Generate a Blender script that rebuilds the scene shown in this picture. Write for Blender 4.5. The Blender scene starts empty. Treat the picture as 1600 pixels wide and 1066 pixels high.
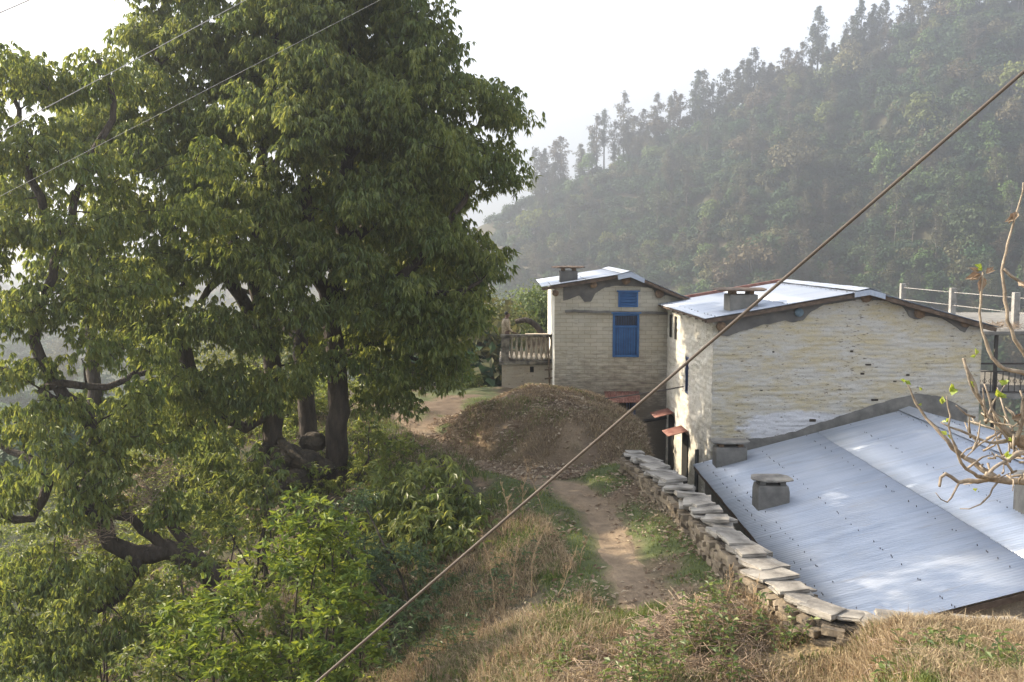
import bpy, math, random
import numpy as np
from mathutils import Vector, Matrix
from mathutils.bvhtree import BVHTree

RNG = np.random.default_rng(11)
random.seed(11)
SC = bpy.context.scene
COL = SC.collection
PI = math.pi

# ------------------------------------------------------------------ camera
F = 1556.0
PITCH = math.atan((533 - 386) / F)
cd = bpy.data.cameras.new('camera')
cam = bpy.data.objects.new('camera', cd)
COL.objects.link(cam)
cd.sensor_width = 36.0
cd.lens = F / 1600 * 36.0
cd.clip_start = 0.05
cd.clip_end = 6000
cam.rotation_euler = (PI / 2 - PITCH, 0, 0)
SC.camera = cam


def ray(px, py):
    u, v = (px - 800) / F, (533 - py) / F
    cp, sp = math.cos(PITCH), math.sin(PITCH)
    return np.array([u, cp + v * sp, v * cp - sp])


def at(px, py, Y):
    r = ray(px, py)
    return r * (Y / r[1])


def atz(px, py, z):
    r = ray(px, py)
    return r * (z / r[2])


# ------------------------------------------------------------------ noise
def _hash(ix, iy, iz):
    h = (ix.astype(np.int64) * 374761393 + iy.astype(np.int64) * 668265263 + iz.astype(np.int64) * 2147483647) & 0xffffffff
    h = ((h ^ (h >> 13)) * 1274126177) & 0xffffffff
    h = h ^ (h >> 16)
    return (h & 0xffff) / 65535.0


def vnoise(x, y, z=0.0):
    x, y, z = np.broadcast_arrays(np.asarray(x, float), np.asarray(y, float), np.asarray(z, float))
    ix, iy, iz = np.floor(x), np.floor(y), np.floor(z)
    fx, fy, fz = x - ix, y - iy, z - iz
    fx, fy, fz = [f * f * (3 - 2 * f) for f in (fx, fy, fz)]
    r = 0
    for a in (0, 1):
        for b in (0, 1):
            for c in (0, 1):
                w = (fx if a else 1 - fx) * (fy if b else 1 - fy) * (fz if c else 1 - fz)
                r = r + w * _hash(ix + a, iy + b, iz + c)
    return r


def fbm(x, y, z=0.0, o=4):
    s, a, t = 0, 0.5, 0
    x, y, z = np.asarray(x, float), np.asarray(y, float), np.asarray(z, float)
    for i in range(o):
        s = s + a * vnoise(x * 2 ** i + 17.3 * i, y * 2 ** i + 5.1 * i, z * 2 ** i + 9.7 * i)
        t += a
        a *= .5
    return s / t


def sstep(a, b, x):
    t = np.clip((x - a) / (b - a), 0, 1)
    return t * t * (3 - 2 * t)


def softplus(x, k=3.0):
    return np.log1p(np.exp(np.clip(x * k, -40, 40))) / k


# ------------------------------------------------------------------ materials
def newmat(name):
    m = bpy.data.materials.new(name)
    m.use_nodes = True
    nt = m.node_tree
    nt.nodes.clear()
    out = nt.nodes.new('ShaderNodeOutputMaterial')
    return m, nt, out


def nd(nt, t, **kw):
    n = nt.nodes.new(t)
    for k, v in kw.items():
        if k in ('operation', 'blend_type', 'data_type', 'attribute_name', 'noise_dimensions', 'interpolation', 'feature', 'voronoi_dimensions', 'wave_type', 'bands_direction'):
            setattr(n, k, v)
        else:
            n.inputs[k.replace('_', ' ')].default_value = v
    return n


def coords(nt, scale=(1, 1, 1), rot=(0, 0, 0)):
    tc = nd(nt, 'ShaderNodeTexCoord')
    mp = nd(nt, 'ShaderNodeMapping')
    mp.inputs['Scale'].default_value = scale
    mp.inputs['Rotation'].default_value = rot
    nt.links.new(tc.outputs['Object'], mp.inputs['Vector'])
    return mp.outputs['Vector']


def noise_n(nt, vec, scale, detail=5, rough=.6):
    n = nd(nt, 'ShaderNodeTexNoise', Scale=scale, Detail=detail, Roughness=rough)
    nt.links.new(vec, n.inputs['Vector'])
    return n.outputs['Fac']


def ramp(nt, fac, stops):
    r = nt.nodes.new('ShaderNodeValToRGB')
    el = r.color_ramp.elements
    while len(el) < len(stops):
        el.new(.5)
    for e, (p, c) in zip(el, stops):
        e.position = p
        e.color = (c, c, c, 1) if isinstance(c, (int, float)) else (*c, 1)
    nt.links.new(fac, r.inputs['Fac'])
    return r.outputs['Color']


def mixc(nt, fac, a, b, mode='MIX'):
    m = nt.nodes.new('ShaderNodeMix')
    m.data_type = 'RGBA'
    m.blend_type = mode
    for sock, v in ((0, fac), (6, a), (7, b)):
        if isinstance(v, (int, float)):
            m.inputs[sock].default_value = v
        elif isinstance(v, tuple):
            m.inputs[sock].default_value = (*v, 1)
        else:
            nt.links.new(v, m.inputs[sock])
    return m.outputs[2]


def bump(nt, h, strength=.5, dist=.02):
    b = nd(nt, 'ShaderNodeBump', Strength=strength, Distance=dist)
    nt.links.new(h, b.inputs['Height'])
    return b.outputs['Normal']


def principled(nt, out, col, rough=.8, metal=0, normal=None, spec=.5):
    p = nt.nodes.new('ShaderNodeBsdfPrincipled')
    if isinstance(col, tuple):
        p.inputs['Base Color'].default_value = (*col, 1)
    else:
        nt.links.new(col, p.inputs['Base Color'])
    if isinstance(rough, (int, float)):
        p.inputs['Roughness'].default_value = rough
    else:
        nt.links.new(rough, p.inputs['Roughness'])
    p.inputs['Metallic'].default_value = metal
    p.inputs['Specular IOR Level'].default_value = spec
    if normal is not None:
        nt.links.new(normal, p.inputs['Normal'])
    nt.links.new(p.outputs[0], out.inputs['Surface'])
    return p


def simple(name, c1, c2, scale=6, rough=.8, metal=0, bscale=None, bstr=.4, bdist=.02, stretch=(1, 1, 1), spec=.5, lo=.35, hi=.65):
    m, nt, out = newmat(name)
    v = coords(nt, stretch)
    n = noise_n(nt, v, scale)
    c = mixc(nt, ramp(nt, n, [(lo, 0.0), (hi, 1.0)]), c1, c2)
    nb = bump(nt, noise_n(nt, v, bscale or scale * 4, 4), bstr, bdist)
    principled(nt, out, c, rough, metal, nb, spec)
    return m


def leafmat(name, c1, c2, trans=.3, rough=.45, objvar=.0, spec=.4, tcol=None):
    m, nt, out = newmat(name)
    a = nd(nt, 'ShaderNodeAttribute', attribute_name='rnd')
    col = mixc(nt, a.outputs['Fac'], c1, c2)
    if objvar:
        oi = nt.nodes.new('ShaderNodeObjectInfo')
        hs = nt.nodes.new('ShaderNodeHueSaturation')
        mr = nd(nt, 'ShaderNodeMapRange', To_Min=.5 - objvar * .1, To_Max=.5 + objvar * .09)
        nt.links.new(oi.outputs['Random'], mr.inputs['Value'])
        nt.links.new(mr.outputs[0], hs.inputs['Hue'])
        mm = nd(nt, 'ShaderNodeMath', operation='MULTIPLY_ADD')
        nt.links.new(oi.outputs['Random'], mm.inputs[0])
        mm.inputs[1].default_value = 77.7
        mm.inputs[2].default_value = 0
        fr = nd(nt, 'ShaderNodeMath', operation='FRACT')
        nt.links.new(mm.outputs[0], fr.inputs[0])
        mr2 = nd(nt, 'ShaderNodeMapRange', To_Min=1 - objvar * .5, To_Max=1 + objvar * .6)
        nt.links.new(fr.outputs[0], mr2.inputs['Value'])
        nt.links.new(mr2.outputs[0], hs.inputs['Value'])
        nt.links.new(col, hs.inputs['Color'])
        col = hs.outputs['Color']
    p = nt.nodes.new('ShaderNodeBsdfPrincipled')
    nt.links.new(col, p.inputs['Base Color'])
    p.inputs['Roughness'].default_value = rough
    p.inputs['Specular IOR Level'].default_value = spec
    t = nt.nodes.new('ShaderNodeBsdfTranslucent')
    hs2 = nt.nodes.new('ShaderNodeHueSaturation')
    hs2.inputs['Hue'].default_value = .475
    hs2.inputs['Saturation'].default_value = 1.1
    hs2.inputs['Value'].default_value = 1.7
    nt.links.new(col, hs2.inputs['Color'])
    nt.links.new(hs2.outputs['Color'], t.inputs['Color'])
    mx = nt.nodes.new('ShaderNodeMixShader')
    mx.inputs[0].default_value = trans
    nt.links.new(p.outputs[0], mx.inputs[1])
    nt.links.new(t.outputs[0], mx.inputs[2])
    nt.links.new(mx.outputs[0], out.inputs['Surface'])
    return m


M = {}
M['bark'] = simple('bark', (.022, .016, .012), (.075, .058, .044), 6, .95, bscale=11, bstr=1.0, bdist=.09, stretch=(1, 1, .3))
M['pinebark'] = simple('pine_bark', (.08, .068, .055), (.17, .15, .125), 2, .95)
M['greybark'] = simple('grey_bark', (.14, .11, .08), (.32, .265, .2), 14, .85, bscale=40, bdist=.006)
M['leaf_a'] = leafmat('leaf_dark_green', (.078, .122, .034), (.225, .25, .066), .46, .4, spec=.6)
M['leaf_b'] = leafmat('leaf_olive', (.076, .12, .03), (.225, .25, .062), .48, .4, spec=.55)
M['leaf_c'] = leafmat('leaf_yellow_green', (.06, .105, .024), (.22, .27, .045), .4, .5, spec=.22)
M['leaf_d'] = leafmat('leaf_blue_green', (.045, .08, .036), (.095, .14, .055), .35)
M['leaf_n'] = leafmat('leaf_weed', (.05, .09, .025), (.16, .2, .06), .35)
M['leaf_sprout'] = leafmat('leaf_sprout', (.18, .25, .05), (.30, .36, .07), .4)
M['leaf_dead'] = leafmat('leaf_dead', (.16, .11, .07), (.45, .38, .28), .15, .8)
M['straw'] = leafmat('straw', (.13, .098, .058), (.42, .335, .205), .2, .8)
M['twig'] = leafmat('twig', (.12, .08, .055), (.3, .22, .15), .0, .9)
M['grassg'] = leafmat('grass_green', (.05, .085, .022), (.17, .2, .06), .35, .6)
M['far_g'] = leafmat('far_leaf_green', (.022, .046, .016), (.062, .098, .030), .25, .7, .5)
M['far_b'] = leafmat('far_leaf_bright', (.055, .09, .022), (.14, .19, .045), .3, .7, .4)
M['far_o'] = leafmat('far_leaf_olive', (.066, .062, .026), (.14, .122, .055), .25, .7, .4)
M['pine_g'] = leafmat('pine_needles', (.035, .048, .024), (.075, .085, .038), .2, .7, .5)
M['pine_o'] = leafmat('pine_needles_brown', (.062, .062, .03), (.118, .108, .055), .2, .7, .4)
M['mid'] = leafmat('mid_leaf', (.055, .085, .026), (.15, .175, .045), .35, .6, .3)
M['wood'] = simple('weathered_wood', (.06, .042, .03), (.16, .11, .075), 6, .85, stretch=(1, 1, 1), bscale=30, bdist=.01)
M['logend'] = simple('log_end', (.15, .10, .065), (.27, .18, .11), 12, .9)
M['cement'] = simple('cement', (.13, .125, .115), (.23, .22, .2), 3, .95, bscale=18, bdist=.015)
M['mortar'] = simple('grey_plaster', (.105, .10, .095), (.17, .16, .145), 2.5, .95, bscale=25, bdist=.01)
M['concrete'] = simple('concrete_post', (.17, .165, .155), (.3, .29, .275), 5, .9)
M['slate'] = simple('slate_slab', (.11, .10, .088), (.33, .305, .265), 2.6, .85, bscale=22, bstr=.7, bdist=.02, stretch=(1, 1, 3))
M['rubble'] = simple('rubble_stone', (.10, .078, .055), (.29, .235, .165), 1.7, .95, bscale=14, bstr=.8, bdist=.03)
M['black'] = simple('black_pipe', (.012, .012, .014), (.03, .03, .032), 4, .55)
M['dark'] = simple('dark_opening', (.006, .006, .006), (.012, .011, .01), 4, .95)
M['blue'] = simple('blue_paint', (.012, .08, .24), (.03, .135, .34), 2.5, .55, bscale=30, bstr=.15, bdist=.005)
M['bluedark'] = simple('dark_blue_paint', (.02, .04, .10), (.03, .06, .15), 5, .6)
M['glass'] = simple('window_gap', (.01, .02, .04), (.015, .03, .06), 4, .3)
M['rust'] = simple('red_rusty_sheet', (.17, .06, .045), (.28, .15, .12), 5, .75, bscale=20, bdist=.005)
M['iron'] = simple('dark_iron', (.03, .026, .024), (.06, .05, .045), 8, .6)
M['steel'] = simple('grey_pipe', (.2, .19, .18), (.3, .29, .28), 8, .5)
M['cable'] = simple('brown_cable', (.05, .038, .03), (.085, .066, .052), 3, .75, bscale=200, bdist=.002)
M['wire'] = simple('grey_wire', (.3, .29, .27), (.42, .4, .38), 3, .5)
M['sunlit_side'] = simple('sunlit_side_white', (.55, .53, .48), (.72, .7, .66), 3, .9)  # sunlight painted in: this wall is made whiter than the brick front
M['skin'] = simple('skin', (.12, .062, .04), (.16, .085, .055), 9, .55, bstr=.05)
M['hair'] = simple('black_hair', (.01, .009, .008), (.025, .02, .018), 30, .6)
M['shirt'] = simple('beige_shirt', (.30, .24, .165), (.50, .42, .31), 18, .9, bscale=30, bstr=.3, bdist=.01)
M['trousers'] = simple('grey_trousers', (.07, .065, .06), (.1, .095, .09), 12, .9)
M['rock'] = simple('dark_rock', (.03, .024, .018), (.10, .08, .056), 3.2, .97, bscale=9, bstr=1.0, bdist=.12)


def metal_mat():
    m, nt, out = newmat('galvanised_sheet')
    v = coords(nt)
    v2 = coords(nt, (.25, 3.2, 1))
    n1 = noise_n(nt, v2, 1.6, 6, .65)
    n2 = noise_n(nt, v, 55, 3)
    n3 = noise_n(nt, v, .8, 4)
    n5 = noise_n(nt, coords(nt, (.12, 1.3, 1)), 1.0, 3)
    n6 = noise_n(nt, coords(nt, (.5, 6, 1)), 1.2, 5, .7)
    c = mixc(nt, ramp(nt, n1, [(.3, 0.0), (.7, 1.0)]), (.31, .36, .45), (.46, .51, .60))  # blue tint in the base colour stands in for reflected sky
    c = mixc(nt, ramp(nt, n2, [(.45, 0.0), (.7, .35)]), c, (.34, .36, .39))
    c = mixc(nt, ramp(nt, n3, [(.5, 0.0), (.75, .35)]), c, (.42, .40, .37))
    c = mixc(nt, ramp(nt, n5, [(.35, 0.0), (.65, .55)]), c, (.45, .48, .54))
    c = mixc(nt, ramp(nt, n6, [(.6, 0.0), (.75, .6)]), c, (.30, .27, .24))
    rg = ramp(nt, n1, [(.3, .58), (.7, .44)])
    principled(nt, out, c, rg, .55)
    return m


M['metal'] = metal_mat()


def brick_mat():
    m, nt, out = newmat('painted_brick')
    tc = nd(nt, 'ShaderNodeTexCoord')
    sx = nt.nodes.new('ShaderNodeSeparateXYZ')
    nt.links.new(tc.outputs['Object'], sx.inputs[0])
    ad = nd(nt, 'ShaderNodeMath', operation='ADD')
    nt.links.new(sx.outputs['X'], ad.inputs[0])
    nt.links.new(sx.outputs['Y'], ad.inputs[1])
    cx = nt.nodes.new('ShaderNodeCombineXYZ')
    nt.links.new(ad.outputs[0], cx.inputs[0])
    nt.links.new(sx.outputs['Z'], cx.inputs[1])
    w = nd(nt, 'ShaderNodeTexNoise', Scale=3.0, Detail=2.0)
    nt.links.new(cx.outputs[0], w.inputs['Vector'])
    vm = nd(nt, 'ShaderNodeVectorMath', operation='MULTIPLY_ADD')
    nt.links.new(w.outputs['Color'], vm.inputs[0])
    vm.inputs[1].default_value = (.04, .04, 0)
    nt.links.new(cx.outputs[0], vm.inputs[2])
    b = nt.nodes.new('ShaderNodeTexBrick')
    b.inputs['Scale'].default_value = 1.0
    b.inputs['Brick Width'].default_value = .42
    b.inputs['Row Height'].default_value = .135
    b.inputs['Mortar Size'].default_value = .011
    b.inputs['Mortar Smooth'].default_value = .5
    b.inputs['Color1'].default_value = (1, 1, 1, 1)
    b.inputs['Color2'].default_value = (.86, .86, .86, 1)
    b.inputs['Mortar'].default_value = (.66, .64, .6, 1)
    nt.links.new(vm.outputs[0], b.inputs['Vector'])
    v = coords(nt)
    n1 = noise_n(nt, v, 1.1, 6, .62)
    base = mixc(nt, ramp(nt, n1, [(.35, 0.0), (.6, 1.0)]), (.46, .415, .32), (.53, .495, .41))
    base = mixc(nt, 1.0, base, b.outputs['Color'], 'MULTIPLY')
    # weather stains: grey-brown bands low on the wall, broken up by noise
    st = coords(nt, (1.3, 1.3, 5.5))
    n2 = noise_n(nt, st, 1.7, 7, .7)
    mr = nd(nt, 'ShaderNodeMapRange', From_Min=-6.3, From_Max=-3.2, To_Min=.42, To_Max=-.04)
    nt.links.new(sx.outputs['Z'], mr.inputs['Value'])
    a2 = nd(nt, 'ShaderNodeMath', operation='ADD')
    nt.links.new(n2, a2.inputs[0])
    nt.links.new(mr.outputs[0], a2.inputs[1])
    base = mixc(nt, ramp(nt, a2.outputs[0], [(.5, 0.0), (.8, .9)]), base, (.14, .12, .10))
    hb = mixc(nt, .35, b.outputs['Color'], n2)
    principled(nt, out, base, .9, 0, bump(nt, hb, .5, .02))
    return m


M['brick'] = brick_mat()


def lime_mat(name, yellow, white, chip, sc=(1.1, 1.1, 5), patch=None):
    m, nt, out = newmat(name)
    v = coords(nt)
    vs = coords(nt, sc)
    n1 = noise_n(nt, coords(nt, (.7, .7, 1.6)), 1.3, 6, .65)
    n2 = noise_n(nt, vs, 1.5, 6, .7)
    n3 = noise_n(nt, coords(nt, (2.2, 2.2, 8)), 2.6, 4, .6)
    n5 = noise_n(nt, v, .9, 3)
    n3 = mixc(nt, .22, n3, n5)
    n4 = noise_n(nt, v, 40, 3)
    fac = mixc(nt, .45, n1, n2)
    c = mixc(nt, ramp(nt, fac, [(.42, 0.0), (.56, 1.0)]), yellow, white)
    if patch:
        tc = nd(nt, 'ShaderNodeTexCoord')
        s = nt.nodes.new('ShaderNodeSeparateXYZ')
        nt.links.new(tc.outputs['Object'], s.inputs[0])
        # a freshly limewashed patch low on the wall
        f = None
        for ax, lo, hi in (('X', patch[0], patch[1]), ('Z', patch[2], patch[3])):
            c0, hw = (lo + hi) / 2, (hi - lo) / 2
            sub = nd(nt, 'ShaderNodeMath', operation='SUBTRACT')
            nt.links.new(s.outputs[ax], sub.inputs[0])
            sub.inputs[1].default_value = c0
            ab = nd(nt, 'ShaderNodeMath', operation='ABSOLUTE')
            nt.links.new(sub.outputs[0], ab.inputs[0])
            dv = nd(nt, 'ShaderNodeMath', operation='DIVIDE')
            nt.links.new(ab.outputs[0], dv.inputs[0])
            dv.inputs[1].default_value = hw
            if f is None:
                f = dv
            else:
                mx = nd(nt, 'ShaderNodeMath', operation='MAXIMUM')
                nt.links.new(f.outputs[0], mx.inputs[0])
                nt.links.new(dv.outputs[0], mx.inputs[1])
                f = mx
        a = nd(nt, 'ShaderNodeMath', operation='MULTIPLY_ADD')
        nt.links.new(n1, a.inputs[0])
        a.inputs[1].default_value = 1.1
        nt.links.new(f.outputs[0], a.inputs[2])
        c = mixc(nt, ramp(nt, a.outputs[0], [(.96, 0.0), (1.0, 0.0)]) if 0 else mixc(nt, ramp(nt, mixc(nt, 0.0, a.outputs[0], a.outputs[0]), [(.0, 1.0), (1.0, 1.0)]), 0.0, 0.0), c, c) if 0 else c
        mr = nd(nt, 'ShaderNodeMapRange', From_Min=1.40, From_Max=1.52, To_Min=1.0, To_Max=0.0)
        nt.links.new(a.outputs[0], mr.inputs['Value'])
        c = mixc(nt, mr.outputs[0], c, (.64, .64, .66))
    c = mixc(nt, ramp(nt, n3, [(.585, 0.0), (.625, .9)]), c, chip)
    c = mixc(nt, ramp(nt, n4, [(.5, 0.0), (.75, .4)]), c, chip)
    principled(nt, out, c, .93, 0, bump(nt, mixc(nt, .5, mixc(nt, .5, n2, n3), n4), .8, .045))
    return m


M['lime'] = lime_mat('limewashed_stone', (.51, .44, .29), (.53, .51, .465), (.13, .10, .07), patch=(.9, 4.7, -5.65, -4.55))
M['lime_side'] = lime_mat('limewashed_side', (.50, .47, .40), (.58, .56, .51), (.2, .17, .13), (1, 1, 1))
M['plaster'] = lime_mat('stained_plaster', (.36, .30, .225), (.42, .37, .30), (.13, .11, .085), (1, 1, 1))
M['mould'] = simple('mouldy_concrete', (.05, .042, .034), (.3, .27, .22), 4.5, .95, bscale=20, bdist=.01, lo=.4, hi=.7)


def ground_mat():
    m, nt, out = newmat('earth_and_grass')
    a = nd(nt, 'ShaderNodeAttribute', attribute_name='col')
    v = coords(nt)
    n1 = noise_n(nt, v, 3.5, 6, .65)
    n2 = noise_n(nt, v, 24, 4, .7)
    k = mixc(nt, .5, n1, n2)
    k = ramp(nt, k, [(.3, .45), (.72, 1.5)])
    c = mixc(nt, 1.0, a.outputs['Color'], k, 'MULTIPLY')
    principled(nt, out, c, .97, 0, bump(nt, mixc(nt, .5, n1, n2), .8, .06))
    return m


M['ground'] = ground_mat()
M['hill'] = simple('forest_floor', (.045, .05, .025), (.10, .085, .05), .05, .97, bscale=.3, bdist=.5)


# ------------------------------------------------------------------ mesh helpers
def link(name, me, mats, parent=None):
    o = bpy.data.objects.new(name, me)
    COL.objects.link(o)
    for m in (mats if isinstance(mats, (list, tuple)) else [mats]):
        me.materials.append(M[m] if isinstance(m, str) else m)
    if parent is not None:
        o.parent = parent
    return o


def tag(o, label=None, cat=None, group=None, kind=None):
    for k, v in (('label', label), ('category', cat), ('group', group), ('kind', kind)):
        if v:
            o[k] = v
    return o


def empty(name, loc=(0, 0, 0), rz=0, **kw):
    o = bpy.data.objects.new(name, None)
    COL.objects.link(o)
    o.location = loc
    o.rotation_euler = (0, 0, rz)
    o.empty_display_size = .2
    tag(o, **kw)
    return o


def npmesh(name, V, faces, k, mats, parent=None, rnd=None, smooth=False, midx=None, col=None):
    """V (n,3), faces (m,k)"""
    V = np.asarray(V, np.float32)
    faces = np.asarray(faces, np.int32)
    me = bpy.data.meshes.new(name)
    me.vertices.add(len(V))
    me.vertices.foreach_set('co', V.ravel())
    me.loops.add(faces.size)
    me.loops.foreach_set('vertex_index', faces.ravel())
    me.polygons.add(len(faces))
    me.polygons.foreach_set('loop_start', np.arange(len(faces), dtype=np.int32) * k)
    me.polygons.foreach_set('loop_total', np.full(len(faces), k, np.int32))
    if midx is not None:
        me.polygons.foreach_set('material_index', np.asarray(midx, np.int32))
    me.polygons.foreach_set('use_smooth', np.full(len(faces), smooth))
    if rnd is not None:
        at_ = me.attributes.new('rnd', 'FLOAT', 'POINT')
        at_.data.foreach_set('value', np.asarray(rnd, np.float32))
    if col is not None:
        at_ = me.attributes.new('col', 'FLOAT_COLOR', 'POINT')
        at_.data.foreach_set('color', np.concatenate([col, np.ones((len(col), 1))], 1).astype(np.float32).ravel())
    me.update(calc_edges=True)
    return link(name, me, mats, parent)


class MB:
    def __init__(s):
        s.v, s.f, s.m, s.sm = [], [], [], []

    def add(s, vs, fs, mi=0, smooth=False):
        b = len(s.v)
        s.v += [tuple(map(float, p)) for p in vs]
        for f in fs:
            s.f.append(tuple(b + i for i in f))
            s.m.append(mi)
            s.sm.append(smooth)
        return s

    def box(s, lo, hi, mi=0, mat=None):
        (a, b, c), (d, e, f) = lo, hi
        vs = [(a, b, c), (d, b, c), (d, e, c), (a, e, c), (a, b, f), (d, b, f), (d, e, f), (a, e, f)]
        if mat is not None:
            vs = [mat @ Vector(p) for p in vs]
        return s.add(vs, [(0, 3, 2, 1), (4, 5, 6, 7), (0, 1, 5, 4), (1, 2, 6, 5), (2, 3, 7, 6), (3, 0, 4, 7)], mi)

    def bar(s, p, q, w, h, mi=0, up=(0, 0, 1)):
        p, q = Vector(p), Vector(q)
        d = (q - p)
        L = d.length
        d.normalize()
        sd = d.cross(Vector(up))
        if sd.length < 1e-4:
            sd = Vector((1, 0, 0))
        sd.normalize()
        u = sd.cross(d)
        vs = []
        for e in (p, q):
            for a, b in ((-1, -1), (1, -1), (1, 1), (-1, 1)):
                vs.append(e + sd * (a * w / 2) + u * (b * h / 2))
        return s.add(vs, [(0, 1, 2, 3), (7, 6, 5, 4), (0, 4, 5, 1), (1, 5, 6, 2), (2, 6, 7, 3), (3, 7, 4, 0)], mi)

    def tube(s, pts, rad, n=8, mi=0, smooth=True, cap=True):
        pts = [Vector(p) for p in pts]
        if not hasattr(rad, '__len__'):
            rad = [rad] * len(pts)
        ref = None
        vs, fs = [], []
        for i, p in enumerate(pts):
            d = (pts[min(i + 1, len(pts) - 1)] - pts[max(i - 1, 0)])
            d = d.normalized() if d.length > 1e-9 else Vector((0, 0, 1))
            if ref is None:
                ref = d.orthogonal().normalized()
            else:
                ref = (ref - d * ref.dot(d))
                ref = ref.normalized() if ref.length > 1e-6 else d.orthogonal().normalized()
            b = d.cross(ref)
            for k in range(n):
                a = 2 * PI * k / n
                vs.append(p + (ref * math.cos(a) + b * math.sin(a)) * rad[i])
        for i in range(len(pts) - 1):
            for k in range(n):
                k2 = (k + 1) % n
                fs.append((i * n + k, i * n + k2, (i + 1) * n + k2, (i + 1) * n + k))
        if cap:
            fs.append(tuple(reversed(range(n))))
            fs.append(tuple((len(pts) - 1) * n + k for k in range(n)))
        return s.add(vs, fs, mi, smooth)

    def rock(s, c, size, rot=0, tilt=(0, 0), mi=0, jag=.22, seed=0, nseg=9, sharp=False):
        """flat irregular slab / stone: polygon outline in two or three layers"""
        r = random.Random(seed)
        out = [(math.cos(2 * PI * k / nseg + r.uniform(-.2, .2)) * (1 - r.uniform(0, jag)), math.sin(2 * PI * k / nseg + r.uniform(-.2, .2)) * (1 - r.uniform(0, jag))) for k in range(nseg)]
        # push toward a box outline
        out = [(max(-1, min(1, x * 1.25)), max(-1, min(1, y * 1.25))) for x, y in out]
        mt = Matrix.Translation(c) @ Matrix.Rotation(rot, 4, 'Z') @ Matrix.Rotation(tilt[0], 4, 'X') @ Matrix.Rotation(tilt[1], 4, 'Y')
        vs, fs = [], []
        lay = [(-1, .9), (-.6, 1.0), (.2, .97), (.85, 1.0), (1, .96)] if sharp else [(-1, .8), (-.7, .97), (.1, 1.0), (.72, .96), (1, .84)]
        for zz, sc in lay:
            for x, y in out:
                j = r.uniform(.96, 1.04)
                vs.append(mt @ Vector((x * size[0] / 2 * sc * j, y * size[1] / 2 * sc * j, zz * size[2] / 2 * r.uniform(.9, 1.1))))
        L = len(lay)
        for i in range(L - 1):
            for k in range(nseg):
                k2 = (k + 1) % nseg
                fs.append((i * nseg + k, i * nseg + k2, (i + 1) * nseg + k2, (i + 1) * nseg + k))
        fs.append(tuple(reversed(range(nseg))))
        fs.append(tuple((L - 1) * nseg + k for k in range(nseg)))
        return s.add(vs, fs, mi)

    def slab(s, c, size, rot=0, tilt=(0, 0), mi=0, jit=.12, seed=0):
        """rough split stone: a jittered rectangle with a ragged edge and uneven faces"""
        r = random.Random(seed)
        cs = [(-1, -1), (1, -1), (1, 1), (-1, 1)]
        cs = [(x * (1 - r.uniform(0, jit * 2)), y * (1 - r.uniform(0, jit * 2))) for x, y in cs]
        out = []
        for k in range(4):
            (ax, ay), (bx, by) = cs[k], cs[(k + 1) % 4]
            for t in (0, .3, .65):
                q = r.uniform(-jit, jit) * .6 if t else 0
                nx, ny = (by - ay) / 2, -(bx - ax) / 2
                out.append((ax + (bx - ax) * (t + r.uniform(-.08, .08) * (t > 0)) + nx * q, ay + (by - ay) * (t + r.uniform(-.08, .08) * (t > 0)) + ny * q))
        n = len(out)
        mt = Matrix.Translation(c) @ Matrix.Rotation(rot, 4, 'Z') @ Matrix.Rotation(tilt[0], 4, 'X') @ Matrix.Rotation(tilt[1], 4, 'Y')
        vs, fs = [], []
        sx, sy = r.uniform(-.25, .25), r.uniform(-.25, .25)
        lay = [(-1, .93), (-.3, 1.0), (.45, .965), (.9, .985), (1.0, .93)]
        for zz, sc in lay:
            for x, y in out:
                j = r.uniform(.975, 1.025) * sc
                vs.append(mt @ Vector((x * size[0] / 2 * j, y * size[1] / 2 * j, (zz + (sx * x + sy * y) * (zz > 0)) * size[2] / 2)))
        L = len(lay)
        for i in range(L - 1):
            for k in range(n):
                k2 = (k + 1) % n
                fs.append((i * n + k, i * n + k2, (i + 1) * n + k2, (i + 1) * n + k))
        fs.append(tuple(reversed(range(n))))
        fs.append(tuple((L - 1) * n + k for k in range(n)))
        return s.add(vs, fs, mi)

    def build(s, name, mats, parent=None, **kw):
        me = bpy.data.meshes.new(name)
        me.from_pydata(s.v, [], s.f)
        me.polygons.foreach_set('material_index', s.m)
        me.polygons.foreach_set('use_smooth', s.sm)
        me.update()
        o = link(name, me, mats, parent)
        tag(o, **kw)
        return o


def bevel(o, w=.01, seg=2):
    b = o.modifiers.new('bevel', 'BEVEL')
    b.width = w
    b.segments = seg
    b.limit_method = 'ANGLE'
    return o


def solid(o, t=.004, off=-1):
    b = o.modifiers.new('solid', 'SOLIDIFY')
    b.thickness = t
    b.offset = off
    return o


# ------------------------------------------------------------------ leaves
def norm(a):
    return a / np.maximum(np.linalg.norm(a, axis=1, keepdims=True), 1e-9)


def leaf_geo(P, D, L, W, up=None, fold=.25):
    """rhombic leaves folded along the midrib: P bases, D unit directions, L lengths, W widths"""
    n = len(P)
    if up is None:
        up = norm(RNG.normal(0, .5, (n, 3)) + np.array([0, 0, 1.0]))
    S = norm(np.cross(D, up))
    Nn = np.cross(S, D)
    L, W = np.asarray(L)[:, None] * np.ones((n, 1)), np.asarray(W)[:, None] * np.ones((n, 1))
    V = np.empty((n, 4, 3))
    V[:, 0] = P
    mid = P + D * L * .42
    V[:, 1] = mid + S * W * .5 + Nn * W * fold
    V[:, 2] = P + D * L - Nn * L * .06
    V[:, 3] = mid - S * W * .5 + Nn * W * fold
    Fi = (np.arange(n)[:, None, None] * 4 + np.array([[0, 1, 2], [0, 2, 3]])[None]).reshape(-1, 3)
    return V.reshape(-1, 3), Fi


def rand_unit(n):
    return norm(RNG.normal(0, 1, (n, 3)))


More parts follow.
